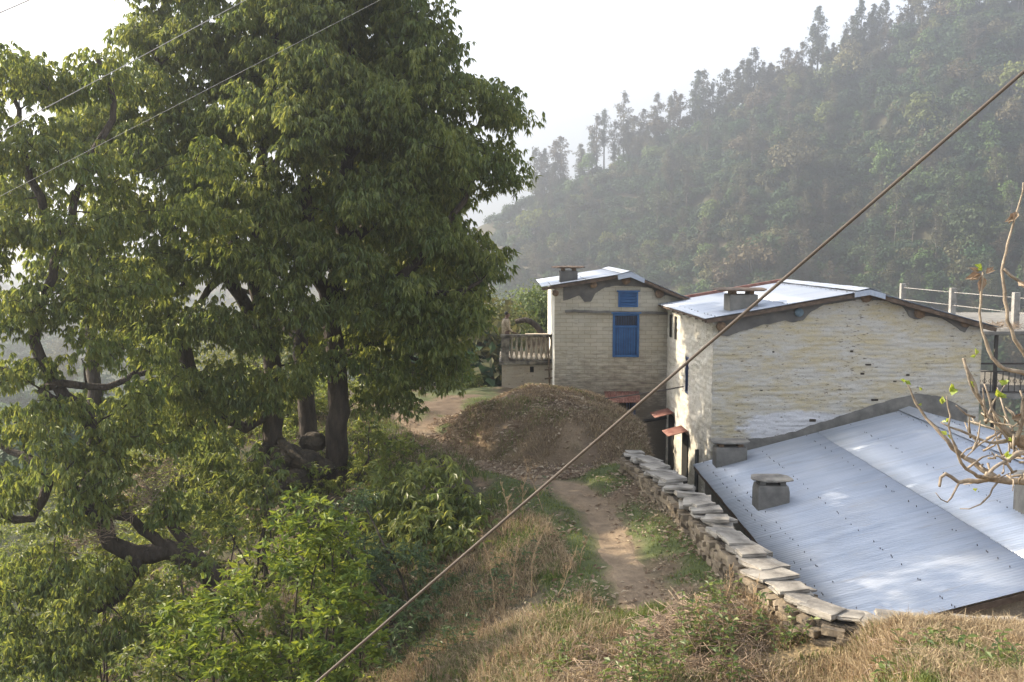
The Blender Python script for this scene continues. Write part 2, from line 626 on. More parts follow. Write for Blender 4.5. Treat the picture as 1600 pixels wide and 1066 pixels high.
def rosettes(centers, radii, k, per, length, width, droop=.75, flat=.7, spread=.55, lenvar=.38):
    """drooping leaf whorls round each cluster centre"""
    c = np.repeat(np.asarray(centers, float), k, 0)
    r = np.repeat(np.asarray(radii, float), k)[:, None]
    u = rand_unit(len(c)) * (RNG.random((len(c), 1)) ** .38)
    u[:, 2] *= flat
    tips = c + u * r
    base = np.repeat(tips, per, 0)
    out = np.repeat(u, per, 0)
    n = len(base)
    a = RNG.random(n) * 2 * PI
    D = np.stack([np.cos(a) * spread, np.sin(a) * spread, -droop + RNG.normal(0, .35, n)], 1)
    D[:, :2] += out[:, :2] * .35
    D = norm(D)
    L = length * (1 + RNG.uniform(-lenvar, lenvar, n))
    up = norm(np.stack([np.cos(a), np.sin(a), np.full(n, .6)], 1) + RNG.normal(0, .35, (n, 3)))
    V, Fi = leaf_geo(base, D, L, width * L / length * RNG.uniform(.8, 1.2, n), up)
    rc = np.repeat(np.repeat(RNG.random(len(centers)), k), per)
    rr = np.clip(.45 * rc + .55 * RNG.random(n), 0, 1) ** 1.4
    return V, Fi, np.repeat(rr, 4), tips


def poly3(pts, step=.3, wob=.03):
    """resample a polyline with a bit of wobble (Catmull-Rom)"""
    P = np.asarray(pts, float)
    Q = np.vstack([2 * P[0] - P[1], P, 2 * P[-1] - P[-2]])
    out = []
    for i in range(1, len(Q) - 2):
        n = max(2, int(np.linalg.norm(Q[i + 1] - Q[i]) / step))
        for k in range(n):
            t = k / n
            out.append(.5 * ((2 * Q[i]) + (-Q[i - 1] + Q[i + 1]) * t + (2 * Q[i - 1] - 5 * Q[i] + 4 * Q[i + 1] - Q[i + 2]) * t * t + (-Q[i - 1] + 3 * Q[i] - 3 * Q[i + 1] + Q[i + 2]) * t ** 3))
    out.append(P[-1])
    out = np.array(out)
    out[1:-1] += RNG.normal(0, wob, out[1:-1].shape)
    return out


def skeleton(limbs, clusters, rtip=.012, expo=.42, sag=.12, rmax=9, start=0, nside=6):
    """limbs: [(points, r0, r1)], clusters: (n,3). Joins each cluster to the nearest branch; returns an MB of tubes"""
    mb = MB()
    nodes = []
    tubes = []
    for pts, r0, r1 in limbs:
        pp = poly3(pts)
        n = len(pp)
        rr = np.linspace(r0, r1, n)
        tubes.append((pp, rr))
        nodes += [(p, r) for p, r in zip(pp[int(n * start):], rr[int(n * start):])]
    N = np.array([p for p, r in nodes])
    R = np.array([r for p, r in nodes])
    clusters = np.asarray(clusters, float)
    d = np.min(np.linalg.norm(clusters[:, None] - N[None], axis=2), 1)
    for ci in np.argsort(d):
        c = clusters[ci]
        dd = np.linalg.norm(N - c, axis=1) + .5 * np.maximum(0, N[:, 2] - c[2]) - .25 * np.minimum(R, .12) / .12
        j = int(np.argmin(dd))
        p0 = N[j]
        L = np.linalg.norm(c - p0)
        n = max(2, int(L / .3) + 1)
        t = np.linspace(0, 1, n + 1)[:, None]
        path = p0 + (c - p0) * t
        path[:, 2] += (np.sin(t[:, 0] * PI) * sag * L * RNG.uniform(-.2, 1))
        path[1:-1] += RNG.normal(0, .035 * L / n + .015, path[1:-1].shape)
        r0 = min(R[j] * .8, rtip + .018 * L)
        rr = np.linspace(r0, rtip * .7, n + 1)
        tubes.append((path, rr))
        N = np.vstack([N, path[1:]])
        R = np.concatenate([R, rr[1:]])
    for pp, rr in tubes:
        big = rr[0] > .06
        mb.tube(pp, list(rr), 9 if big else (5 if rr[0] > .03 else 4), cap=False)
    return mb


def blobs_to_clusters(blobs, dens, rmin=.0, shell=.55, shrink=.0):
    """blobs: (px,py,Y,rx_px,ry_px,rdepth_m) -> cluster centres inside the ellipsoids, denser towards their skins"""
    out = []
    for px, py, Y, rx, ry, rd in blobs:
        c = at(px, py, Y)
        a, b = max(.3, rx * Y / F - shrink), max(.2, ry * Y / F - shrink * .8)
        n = max(4, int(dens * (a * b + a * rd + b * rd)))
        u = rand_unit(n) * (shell + (1 - shell) * RNG.random((n, 1)) ** .5) * RNG.uniform(.75, 1.0, (n, 1))
        out.append(c + u * np.array([a, rd, b]))
    return np.vstack(out)


def thin_out(C, dmin):
    """drop cluster centres that sit too near an earlier one"""
    keep = []
    cell = {}
    for i, p in enumerate(C):
        k = tuple(np.floor(p / dmin).astype(int))
        ok = True
        for a in (-1, 0, 1):
            for b in (-1, 0, 1):
                for c in (-1, 0, 1):
                    for j in cell.get((k[0] + a, k[1] + b, k[2] + c), ()):
                        if np.sum((C[j] - p) ** 2) < dmin * dmin:
                            ok = False
        if ok:
            cell.setdefault(k, []).append(i)
            keep.append(i)
    return C[keep]


# ------------------------------------------------------------------ terrain
Z0 = -5.1
WALL_PX = [(985, 703), (1012, 722), (1050, 752), (1100, 795), (1150, 842), (1208, 893), (1250, 925), (1310, 956), (1400, 964), (1500, 966), (1620, 975), (1800, 985)]
WALL = np.array([atz(px, py, -4.45)[:2] for px, py in WALL_PX])
PATH_PX = [(1075, 1040), (1010, 940), (985, 900), (962, 840), (935, 790), (890, 762), (820, 742), (760, 722), (700, 690), (655, 665), (615, 648), (588, 640)]
PATH = np.array([atz(px, py, Z0)[:2] for px, py in PATH_PX] + [(-5.6, 33.2), (-8.5, 35.5)])


def dist_poly(x, y, P):
    best = np.full(np.broadcast(x, y).shape, 1e9)
    for a, b in zip(P[:-1], P[1:]):
        ab = b - a
        t = np.clip(((x - a[0]) * ab[0] + (y - a[1]) * ab[1]) / (ab @ ab), 0, 1)
        best = np.minimum(best, np.hypot(x - a[0] - t * ab[0], y - a[1] - t * ab[1]))
    return best


def mound_r2(x, y):
    return ((x - 1.1) / 2.75) ** 2 + ((y - 27.0) / 4.2) ** 2


def height(x, y):
    x, y = np.asarray(x, float), np.asarray(y, float)
    xe = np.interp(y, [8, 11, 14, 18, 21, 25, 30, 36, 60], [.0, .3, .7, .2, -.7, -1.9, -4.2, -6.5, -9])
    d = softplus(xe - x, 4)
    s1 = np.interp(y, [12, 17, 22, 30], [.6, .42, .15, .12])
    dd = softplus(d - 4.0, 2)
    z = Z0 - s1 * (d - dd) - .62 * dd
    # far drop into the valley
    z = z - .5 * softplus(y - 38, 1.0)
    # rise towards the viewer
    yb = np.interp(x, [-6, 0, 2.6, 3.5, 4.2, 6, 12], [8.0, 9.6, 10.4, 10.6, 11.9, 11.9, 12.0])
    sl = np.interp(x, [2.6, 3.5, 4.2], [.5, .5, .72])
    z = z + np.minimum(softplus(yb - y, 5) * sl, np.interp(x, [2.6, 4.2], [1.0, .86]) + .12 * np.maximum(0, yb - y))
    # heap of earth
    r2 = mound_r2(x, y)
    ang = np.arctan2(y - 27, x - .75)
    m = np.maximum(0, 1 - r2 * (1 + .16 * np.sin(3 * ang + 1)))
    z = z + (1.12 * m ** .9 + .55 * (fbm(x * .75, y * .75, 31) - .5) * np.minimum(1, m * 4)) * (y > 18)
    z = z + .22 * np.exp(-((x - 2.35) ** 2 / .5 + (y - 12.6) ** 2 / .9))
    # lumps
    near = sstep(70, 40, y) * sstep(-40, -15, x)
    z = z + near * ((fbm(x * .6, y * .6, 3) - .5) * .3 + (fbm(x * 2.3, y * 2.3, 9) - .5) * .14)
    # path groove
    pd = dist_poly(x, y, PATH) + (fbm(x * 1.5, y * 1.5, 4) - .5) * .3
    z = z - .07 * sstep(.75, .3, pd) * (y > 9.5)
    # courtyard behind the wall
    wy = WALL[:8]
    wd = dist_poly(x, y, WALL[:9])
    z = z + .24 * np.exp(-(wd / .75) ** 2) * (.7 + .6 * fbm(x * 1.2, y * 1.2, 91))
    xb = np.interp(y, [11.2, *wy[::-1][:, 1], 23, 27, 30.6, 31.4, 32.2, 60], [40, *wy[::-1][:, 0], 2.9, 3.55, 2.9, 2.0, 1.36, 1.36])
    xb = np.where(y < wy[-1, 1], np.where(y > 11.2, 40, 60), xb)
    cy = sstep(0, .3, x - xb)
    yw = np.interp(x, WALL[7:, 0], WALL[7:, 1])
    cy = np.maximum(cy, np.where(x > WALL[7, 0] - .05, sstep(0, .25, y - yw), 0))
    cy = np.where((y > 22.2) & (y < 31.5), sstep(0, 1.0, x - xb), cy)
    zc = -8.4 - .3 * softplus(x - 22, 1) - .5 * softplus(y - 44, 1)
    z = z * (1 - cy) + zc * cy
    return np.maximum(z, -62 + 8 * (fbm(x * .02, y * .02, 1) - .5))


def build_ground():
    def geo(a, b, n):
        return np.sign(a) * np.geomspace(abs(a), abs(b), n)
    xs = np.concatenate([-np.geomspace(1500, 16.2, 45), np.arange(-16, 9, .11), np.arange(9, 25, .5), np.geomspace(25, 1500, 35)])
    ys = np.concatenate([-np.geomspace(200, 2, 12), np.arange(0, 9, .4), np.arange(9, 39, .11), np.geomspace(39.3, 1500, 70)])
    X, Y = np.meshgrid(xs, ys)
    Z = height(X, Y)
    V = np.stack([X, Y, Z], 2).reshape(-1, 3)
    nx, ny = len(xs), len(ys)
    i = (np.arange(ny - 1)[:, None] * nx + np.arange(nx - 1)[None]).ravel()
    Fq = np.stack([i, i + 1, i + nx + 1, i + nx], 1)
    x, y = V[:, 0], V[:, 1]
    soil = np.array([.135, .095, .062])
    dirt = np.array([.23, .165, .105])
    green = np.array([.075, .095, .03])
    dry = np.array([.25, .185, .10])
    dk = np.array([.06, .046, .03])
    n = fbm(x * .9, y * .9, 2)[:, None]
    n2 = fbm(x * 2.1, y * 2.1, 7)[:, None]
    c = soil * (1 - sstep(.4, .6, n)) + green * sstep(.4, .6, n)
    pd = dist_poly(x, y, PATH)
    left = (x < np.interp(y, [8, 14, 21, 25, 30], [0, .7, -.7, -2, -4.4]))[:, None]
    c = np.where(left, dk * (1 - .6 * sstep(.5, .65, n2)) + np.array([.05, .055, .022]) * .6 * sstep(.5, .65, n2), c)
    fg = (sstep(14.2, 12.6, y + (n[:, 0] - .5) * 3) * (x > -1))[:, None]
    c = c * (1 - fg) + (dry * (.55 + .8 * n2)) * fg
    mo = (mound_r2(x, y) < 1.6)[:, None] * sstep(1.3, .55, mound_r2(x, y) + (fbm(x * .9, y * .9, 93) - .5) * .8)[:, None]
    c = c * (1 - mo) + (np.array([.15, .108, .066]) * (.55 + .9 * n2)) * mo
    g2 = np.exp(-((x - 1.35) ** 2 / .55 + (y - 15.3) ** 2 / 5))[:, None]
    c = c * (1 - .8 * g2) + np.array([.085, .105, .032]) * .8 * g2
    pw = sstep(.55, .15, pd + (fbm(x * 1.7, y * 1.7, 4) - .5) * .5)[:, None] * (y > 11.5)[:, None]
    c = c * (1 - pw) + dirt * (.8 + .4 * n2) * pw
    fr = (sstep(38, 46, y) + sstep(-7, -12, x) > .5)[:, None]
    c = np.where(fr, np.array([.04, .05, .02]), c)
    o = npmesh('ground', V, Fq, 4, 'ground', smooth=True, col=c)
    tag(o, 'brown and green hillside terrace sloping away under the trees', 'ground', kind='structure')
    return o


build_ground()


def gz(x, y):
    return float(height(np.array([x]), np.array([y]))[0])


# footpath: a worn sheet a few millimetres proud of the ground
def build_path():
    pp = poly3(np.c_[PATH[:13], np.zeros(13)], .2, .0)[:, :2]
    d = np.gradient(pp, axis=0)
    nrm = norm(np.c_[-d[:, 1], d[:, 0], np.zeros(len(d))])[:, :2]
    V = []
    K = 9
    for i, (p, q) in enumerate(zip(pp, nrm)):
        wl = .34 + .2 * (fbm(i * .35, 1.0, 5) - .5) * 2
        wr = .34 + .2 * (fbm(i * .35, 9.0, 5) - .5) * 2
        for k in range(K):
            t = -1 + 2 * k / (K - 1)
            w = wl if t < 0 else wr
            x, y = p + q * t * w
            edge = .03 if abs(t) == 1 else 0
            V.append((x, y, gz(x, y) + .006 - edge))
    n = len(pp)
    i = (np.arange(n - 1)[:, None] * K + np.arange(K - 1)[None]).ravel()
    o = npmesh('path', V, np.stack([i, i + 1, i + K + 1, i + K], 1), 4, simple('trodden_earth', (.15, .108, .07), (.25, .185, .12), 2.6, .97, bscale=14, bstr=.8, bdist=.04), smooth=True)
    tag(o, 'narrow trodden dirt footpath curving past the earth heap', 'path', kind='structure')


build_path()

# ------------------------------------------------------------------ hillside
SKY_PX = np.array([-900, -300, 0, 300, 550, 800, 860, 950, 1050, 1150, 1250, 1350, 1450, 1550, 1650, 1900, 2600])
SKY_PY = np.array([470, 455, 445, 430, 395, 335, 305, 262, 214, 172, 130, 85, 45, 12, -25, -50, 40])


def hill_pt(px, t):
    px, t = np.broadcast_arrays(np.asarray(px, float), np.asarray(t, float))
    Yr = np.interp(px, [-900, 0, 800, 1600, 2600], [760, 640, 455, 350, 380])
    Yt = np.interp(px, [-900, 0, 800, 1600, 2600], [420, 400, 290, 205, 160])
    py = np.interp(px, SKY_PX, SKY_PY)
    dzr = (386 - py) / F
    zr = dzr * Yr - 2
    zt = -66.0
    gul = (fbm(px * .006, t * .7, 3, 3) - .5) * np.minimum(1, 4 * np.clip(t, 0, 1) * (1 - np.clip(t, 0, 1)) + .05)
    tt = np.clip(t, -.2, 1)
    Y = Yt + (Yr - Yt) * tt + gul * 55
    z = zt + (zr - zt) * (.75 * tt + .25 * tt * tt)
    b = np.maximum(0, t - 1)
    Y = Y + b * 260
    z = z - b * b * 260 - b * 60
    z = z + (fbm(px * .03, t * 9, 1, 4) - .5) * 7
    x = (px - 800) / F * Y
    return np.stack([x, Y, z], -1)


def build_hill():
    ps = np.arange(-900, 2601, 14.0)
    ts = np.linspace(-.15, 1.5, 70)
    P, T = np.meshgrid(ps, ts)
    V = hill_pt(P, T).reshape(-1, 3)
    nx, ny = len(ps), len(ts)
    i = (np.arange(ny - 1)[:, None] * nx + np.arange(nx - 1)[None]).ravel()
    o = npmesh('hill', V, np.stack([i, i + 1, i + nx + 1, i + nx], 1), 4, 'hill', smooth=True)
    tag(o, 'steep hazy hillside covered in forest beyond the houses', 'hill', kind='structure')


build_hill()

# ------------------------------------------------------------------ haze
hm, hnt, hout = newmat('haze_air')
pv = hnt.nodes.new('ShaderNodeVolumePrincipled')
pv.inputs['Color'].default_value = (.82, .88, .98, 1)
pv.inputs['Density'].default_value = .00155
pv.inputs['Anisotropy'].default_value = .65
hnt.links.new(pv.outputs[0], hout.inputs['Volume'])
M['haze'] = hm
tag(MB().box((-1510, -205, -75), (1510, 1510, 190)).build('haze', 'haze'), 'thin blue morning haze filling the whole valley', 'haze', kind='stuff')
#@@HAZE


# ------------------------------------------------------------------ far trees
def far_broad(name, mat, h, w, seed, n=34, per=30, q=.8, trunk=.35, tall=1.0):
    rg = np.random.default_rng(seed)
    e = empty(name)
    cz = h * .62
    u = norm(rg.normal(0, 1, (n, 3)))
    u[:, 2] = np.abs(u[:, 2]) * 1.1 - .35
    cc = np.array([0, 0, cz]) + u * np.array([w / 2, w / 2, h * .38]) * rg.uniform(.45, 1.0, (n, 1))
    rr = rg.uniform(.16, .3, n) * w
    P = np.repeat(cc, per, 0)
    d = norm(rg.normal(0, 1, (n * per, 3)))
    P = P + d * np.repeat(rr, per)[:, None] * np.array([1, 1, .75]) * rg.uniform(.6, 1, (n * per, 1))
    D = norm(np.cross(d, rg.normal(0, 1, d.shape)) + np.array([0, 0, -.25]))
    sz = q * rg.uniform(.6, 1.3, len(P))
    V, Fi = leaf_geo(P - D * sz[:, None] * .5, D, sz, sz * .75, norm(d + np.array([0, 0, .5])), .1)
    rnd = np.repeat(np.clip(.5 * np.repeat(rg.random(n), per) + .5 * rg.random(n * per), 0, 1), 4)
    mb = MB()
    mb.tube([(0, 0, -1.5), (0, .05, h * .3), (.1, 0, h * .62)], [w * .04, w * .03, w * .012], 6)
    for k in range(6):
        c = cc[rg.integers(n)]
        mb.tube([(0, 0, h * rg.uniform(.25, .5)), tuple(c * .6 + np.array([0, 0, h * .2])), tuple(c)], [w * .018, w * .013, w * .005], 4)
    mb.build('trunk', 'pinebark', e)
    npmesh('crown', V, Fi, 3, mat, e, rnd)
    return e, (V, Fi, rnd)


def far_pine(name, mat, h, w, seed, bare=.35, q=.7):
    rg = np.random.default_rng(seed)
    e = empty(name)
    mb = MB()
    lean = rg.normal(0, .015 * h, 2)
    mb.tube([(0, 0, -1.5), (lean[0] * .4, lean[1] * .4, h * .5), (lean[0], lean[1], h * .97)], [h * .016, h * .011, h * .003], 6)
    Ps, ds = [], []
    z = h * bare
    while z < h:
        f = (z - h * bare) / (h * (1 - bare))
        reach = w * .5 * max(.08, 1 - f ** 1.8) ** .7 * (.45 + min(1, f * 2.2) * .55) * rg.uniform(.6, 1.15)
        for k in range(rg.integers(2, 6)):
            a = rg.uniform(0, 2 * PI)
            R = reach * rg.uniform(.5, 1.1)
            end = np.array([math.cos(a) * R, math.sin(a) * R, z + R * rg.uniform(.05, .45)])
            st = np.array([lean[0] * z / h, lean[1] * z / h, z])
            mb.tube([st, st * .5 + end * .5 - [0, 0, R * .05], end], [h * .004, h * .003, h * .0015], 3, cap=False)
            for t in np.linspace(.45, 1, max(2, int(R / .8))):
                Ps.append(st + (end - st) * t)
                ds.append(rg.uniform(.5, .95) * (1.0 - .35 * f))
        z += h * rg.uniform(.03, .07)
    Ps.append(np.array([lean[0], lean[1], h]))
    ds.append(.6)
    Ps, ds = np.array(Ps), np.array(ds)
    per = 13
    P = np.repeat(Ps, per, 0)
    d = norm(rg.normal(0, 1, P.shape) + np.array([0, 0, .15]))
    P = P + d * np.repeat(ds, per)[:, None] * rg.uniform(.1, .8, (len(P), 1))
    sz = q * rg.uniform(.6, 1.3, len(P))
    V, Fi = leaf_geo(P, d, sz, sz * .5, fold=.1)
    rnd = np.repeat(np.clip(.5 * np.repeat(rg.random(len(Ps)), per) + .5 * rg.random(len(P)), 0, 1), 4)
    mb.build('trunk', 'pinebark', e)
    npmesh('crown', V, Fi, 3, mat, e, rnd)
    return e, (V, Fi, rnd)


def copy_tree(o):
    c = o.copy()
    COL.objects.link(c)
    for ch in o.children:
        k = ch.copy()
        COL.objects.link(k)
        k.parent = c
    return c


PINES = [far_pine('pine_tree', 'pine_g', 18, 8, 1, .38), far_pine('pine_tree', 'pine_o', 20, 9.5, 2, .3), far_pine('pine_tree', 'pine_g', 22, 7.5, 3, .5), far_pine('pine_tree', 'pine_o', 16, 10, 4, .25)]
BROADS = [far_broad('broadleaf_tree', 'far_g', 10, 9, 5), far_broad('broadleaf_tree', 'far_b', 9, 8, 6), far_broad('broadleaf_tree', 'far_o', 12, 9, 7), far_broad('broadleaf_tree', 'far_g', 8, 9.5, 8, 38), far_broad('broadleaf_tree', 'far_b', 14, 7, 9)]
PL = [('slender green pine with a long bare trunk, on the hazy hillside', 'green pines on the hillside'), ('tall brownish pine with a full crown, on the hazy hillside', 'brownish pines on the hillside'), ('very tall thin pine bare to half its height, on the hazy hillside', 'thin bare pines on the hillside'), ('broad brownish pine with low branches, on the hazy hillside', 'broad brownish pines on the hillside')]
BL = [('rounded dark green tree in the hazy hillside forest', 'rounded dark trees on the hillside'), ('small bright green tree in the hazy hillside forest', 'bright green trees on the hillside'), ('olive brown tree with a domed crown in the hazy hillside forest', 'olive trees on the hillside'), ('low spreading dark green tree in the hazy hillside forest', 'spreading dark trees on the hillside'), ('tall narrow bright green tree in the hazy hillside forest', 'narrow bright trees on the hillside')]


def place(proto, used, loc, s, label, group, cat):
    o = proto if not used else copy_tree(proto)
    o.location = loc
    o.rotation_euler = (0, 0, random.uniform(0, 6.28))
    o.scale = (s * random.uniform(.85, 1.15), s * random.uniform(.85, 1.15), s * random.uniform(.88, 1.15))
    tag(o, label, cat, group)
    return o


def hill_forest():
    used = [set(), set()]
    cand = []
    # skyline pines, in loose groups
    for px in [838, 846, 853, 862, 870, 878, 905, 913, 925, 931, 942, 957, 968, 975, 990, 1003, 1015, 1026, 1040, 1048, 1062, 1076, 1088, 1096, 1104, 1116, 1130, 1144, 1156, 1160, 1172, 1180, 1188, 1196, 1218, 1232, 1240, 1262, 1270, 1274, 1322, 1330, 1337, 1345, 1350, 1362, 1371, 1380, 1392, 1400, 1418, 1428, 1436, 1447, 1458, 1470, 1482, 1500, 1520, 1545, 1570, 1590, 1610]:
        cand.append((px + random.uniform(-4, 4), random.uniform(.965, 1.0), 'p', random.uniform(.85, 1.4) * (.92 if px > 1100 and px not in (1270, 1322, 1330, 1345, 1362) else 1.05)))
    for _ in range(36):
        cand.append((random.uniform(835, 1560), random.uniform(.94, 1.0), 'p', random.uniform(.55, .9)))
    for _ in range(46):
        cand.append((random.uniform(820, 1600), random.uniform(.95, 1.0), 'b', random.uniform(.55, .95)))
    n = 0
    r = random.Random(5)
    while n < 190:
        px = r.uniform(800, 1640)
        t = r.uniform(.2, .97)
        if fbm(px * .012, t * 3, 8, 2) < .47 and r.random() < .8:
            continue
        cand.append((px, t, 'p', r.uniform(.6, 1.05)))
        n += 1
    for _ in range(225):
        cand.append((r.uniform(790, 1640), 1 - r.random() ** 1.1 * .85, 'b', r.uniform(.65, 1.25)))
    for px, t, k, s in cand:
        p = hill_pt(px, t)
        g = fbm(px * .009, t * 4, 3, 2)
        if k == 'p':
            i = r.choices(range(4), [3, 2, 3, 1.5] if g < .5 else [1.2, 3, 1, 3])[0]
            place(PINES[i][0], i in used[0], p, s * .98, PL[i][0], PL[i][1], 'pine tree')
            used[0].add(i)
        else:
            i = r.choices(range(5), [3.5, .8, 1, 2.5, .8] if g < .52 else [1.5, 1.5, 2.6, 1, 1.4])[0]
            place(BROADS[i][0], i in used[1], p, s * 1.02 * random.uniform(.7, 1.3), BL[i][0], BL[i][1], 'tree')
            used[1].add(i)
    # the rest of the wood: one mass
    rg = np.random.default_rng(21)
    Vs, Fs, Rs, Ms = [], [], [], []
    b = 0
    N = 3600
    pxs = np.concatenate([rg.uniform(780, 1700, 3200), rg.uniform(-300, 800, N - 3200)])
    ts = 1 - rg.random(N) ** 1.15 * 1.02
    for px, t in zip(pxs, ts):
        i = rg.choice(5, p=[.42, .08, .12, .32, .06])
        V, Fi, rn = BROADS[i][1]
        half = rg.permutation(len(Fi) // 2)[:int(len(Fi) // 2 * .42)]
        idx = np.concatenate([half * 2, half * 2 + 1])
        vi = (half[:, None] * 4 + np.arange(4)).ravel()
        V2 = V.reshape(-1, 4, 3)[half]
        a = rg.uniform(0, 6.28)
        s = rg.uniform(.5, .95)
        cen = V2[:, :1]
        V2 = cen + (V2 - cen) * 1.35
        Rm = np.array([[math.cos(a), -math.sin(a), 0], [math.sin(a), math.cos(a), 0], [0, 0, 1]])
        V2 = (V2.reshape(-1, 3) * s) @ Rm.T + hill_pt(px, t) + np.array([0, 0, -1.2 * s])
        m = len(half)
        Vs.append(V2)
        Fs.append((np.arange(m)[:, None, None] * 4 + np.array([[0, 1, 2], [0, 2, 3]])[None]).reshape(-1, 3) + b)
        Rs.append(np.clip(rn[vi] * .7 + rg.uniform(-.1, .3), 0, 1))
        Ms.append(np.full(2 * m, {0: 0, 3: 0, 1: 1, 4: 1, 2: 2}[int(i)]))
        b += 4 * m
    for _ in range(620):
        y = rg.uniform(46, 330)
        x = (rg.uniform(-150, 830) - 800) / F * y
        z = gz(x, y)
        i = rg.choice(5, p=[.42, .1, .1, .32, .06])
        V, Fi, rn = BROADS[i][1]
        half = rg.permutation(len(Fi) // 2)[:int(len(Fi) // 2 * .7)]
        vi = (half[:, None] * 4 + np.arange(4)).ravel()
        V2 = V.reshape(-1, 4, 3)[half].reshape(-1, 3) * rg.uniform(.5, .85) + np.array([x, y, z - .8])
        m = len(half)
        Vs.append(V2)
        Fs.append((np.arange(m)[:, None, None] * 4 + np.array([[0, 1, 2], [0, 2, 3]])[None]).reshape(-1, 3) + b)
        Rs.append(np.clip(rn[vi] * .7 + rg.uniform(-.1, .3), 0, 1))
        Ms.append(np.full(2 * m, {0: 0, 3: 0, 1: 1, 4: 1, 2: 2}[int(i)]))
        b += 4 * m
    o = npmesh('forest', np.vstack(Vs), np.vstack(Fs), 3, ['far_g', 'far_b', 'far_o'], None, np.concatenate(Rs), midx=np.concatenate(Ms))
    tag(o, 'dense hazy mass of forest crowns covering the hillside', 'forest', kind='stuff')


hill_forest()

# ------------------------------------------------------------------ middle-distance trees behind the terrace
def mid_tree(px, py_base, Y, h, w, mat, label, seed, n=110, per=70, q=.17, name='leafy_tree'):
    e, _ = far_broad(name, mat, h, w, seed, n, per, q)
    p = at(px, py_base, Y)
    e.location = p
    tag(e, label, 'tree', 'trees in the valley behind the terrace')
    return e


mid_tree(748, 690, 50, 8.2, 5.4, 'mid', 'bright yellow-green tree with a forked trunk just left of the terrace', 31, 130, 80, .16)
mid_tree(845, 640, 56, 7.6, 5.0, 'mid', 'sunlit green tree rising behind the terrace parapet', 32, 130, 80, .17)
mid_tree(815, 620, 72, 6.0, 5.5, 'far_b', 'pale hazy tree behind the standing man', 33)
mid_tree(768, 640, 62, 6.0, 6, 'mid', 'olive green tree left of the standing man', 34)
mid_tree(690, 660, 58, 7.0, 6.5, 'mid', 'olive bushy tree behind the end of the footpath', 35)
mid_tree(640, 670, 50, 8, 7, 'mid', 'olive green tree glimpsed behind the two main trunks', 36)
mid_tree(870, 620, 80, 8.0, 8, 'far_g', 'hazy green tree behind the corner of the brick house', 37)
mid_tree(720, 620, 85, 9.5, 8, 'far_b', 'hazy pale green tree above the bright yellow-green one', 38)
mid_tree(560, 700, 48, 8, 8, 'far_g', 'dark tree filling the gap right of the thick trunk', 39)
mid_tree(430, 740, 50, 9, 9, 'mid', 'sunlit tree showing between the two thick trunks', 40)


def dead_trunk():
    e = empty('dead_tree', tuple(at(853, 560, 43)), label='dark leaning dead trunk behind the terrace parapet', cat='dead tree')
    b = np.array(e.location)
    pts = [at(856, 560, 43) - b, at(852, 532, 43) - b, at(838, 509, 43) - b, at(820, 501, 43) - b, at(805, 503, 43) - b]
    MB().tube(poly3(pts, .2, .01), list(np.linspace(.17, .11, len(poly3(pts, .2, 0)))), 9).build('trunk', 'bark', e)


dead_trunk()


# ------------------------------------------------------------------ the big trees
def big_tree(name, label, limbs_px, blobs, leaf, dens=9, k=19, per=6, L=.165, W=.046, dmin=.27, R=(.28, .48), pad=.92, pk=20, pr=.62, shrink=.42, droop=.95, rtip=.012, group=None, bark='bark', start=.12):
    limbs = []
    for pts, r0, r1 in limbs_px:
        limbs.append(([at(*p) for p in pts], r0, r1))
    base = np.array(limbs[0][0][0])
    e = empty(name, tuple(base), label=label, cat='tree', group=group)
    pads = thin_out(blobs_to_clusters(blobs, dens * 3, shell=.3, shrink=shrink), pad)
    m = int(pk)
    u = rand_unit(len(pads) * m) * RNG.random((len(pads) * m, 1)) ** .4
    u[:, 2] = np.abs(u[:, 2]) * 1.2 - .5
    Cc = np.repeat(pads, m, 0) + u * np.array([1, 1, .9]) * np.repeat(pr * RNG.uniform(.65, 1.25, len(pads)), m)[:, None]
    extra = blobs_to_clusters(blobs, dens * .6, shell=.5, shrink=shrink * .6)
    Cc = thin_out(np.vstack([Cc, extra]), dmin)
    mb = skeleton(limbs, Cc, rtip, start=start)
    mb.v = [(v[0] - base[0], v[1] - base[1], v[2] - base[2]) for v in mb.v]
    mb.build('trunk', bark, e)
    V, Fi, rr, tips = rosettes(Cc, RNG.uniform(*R, len(Cc)), k, per, L, W, droop)
    npmesh('crown', V - base, Fi, 3, leaf, e, rr)
    open('/tmp/log.txt', 'a').write('TREE %d %d %d\n' % (len(pads), len(Cc), len(Fi)))
    return e


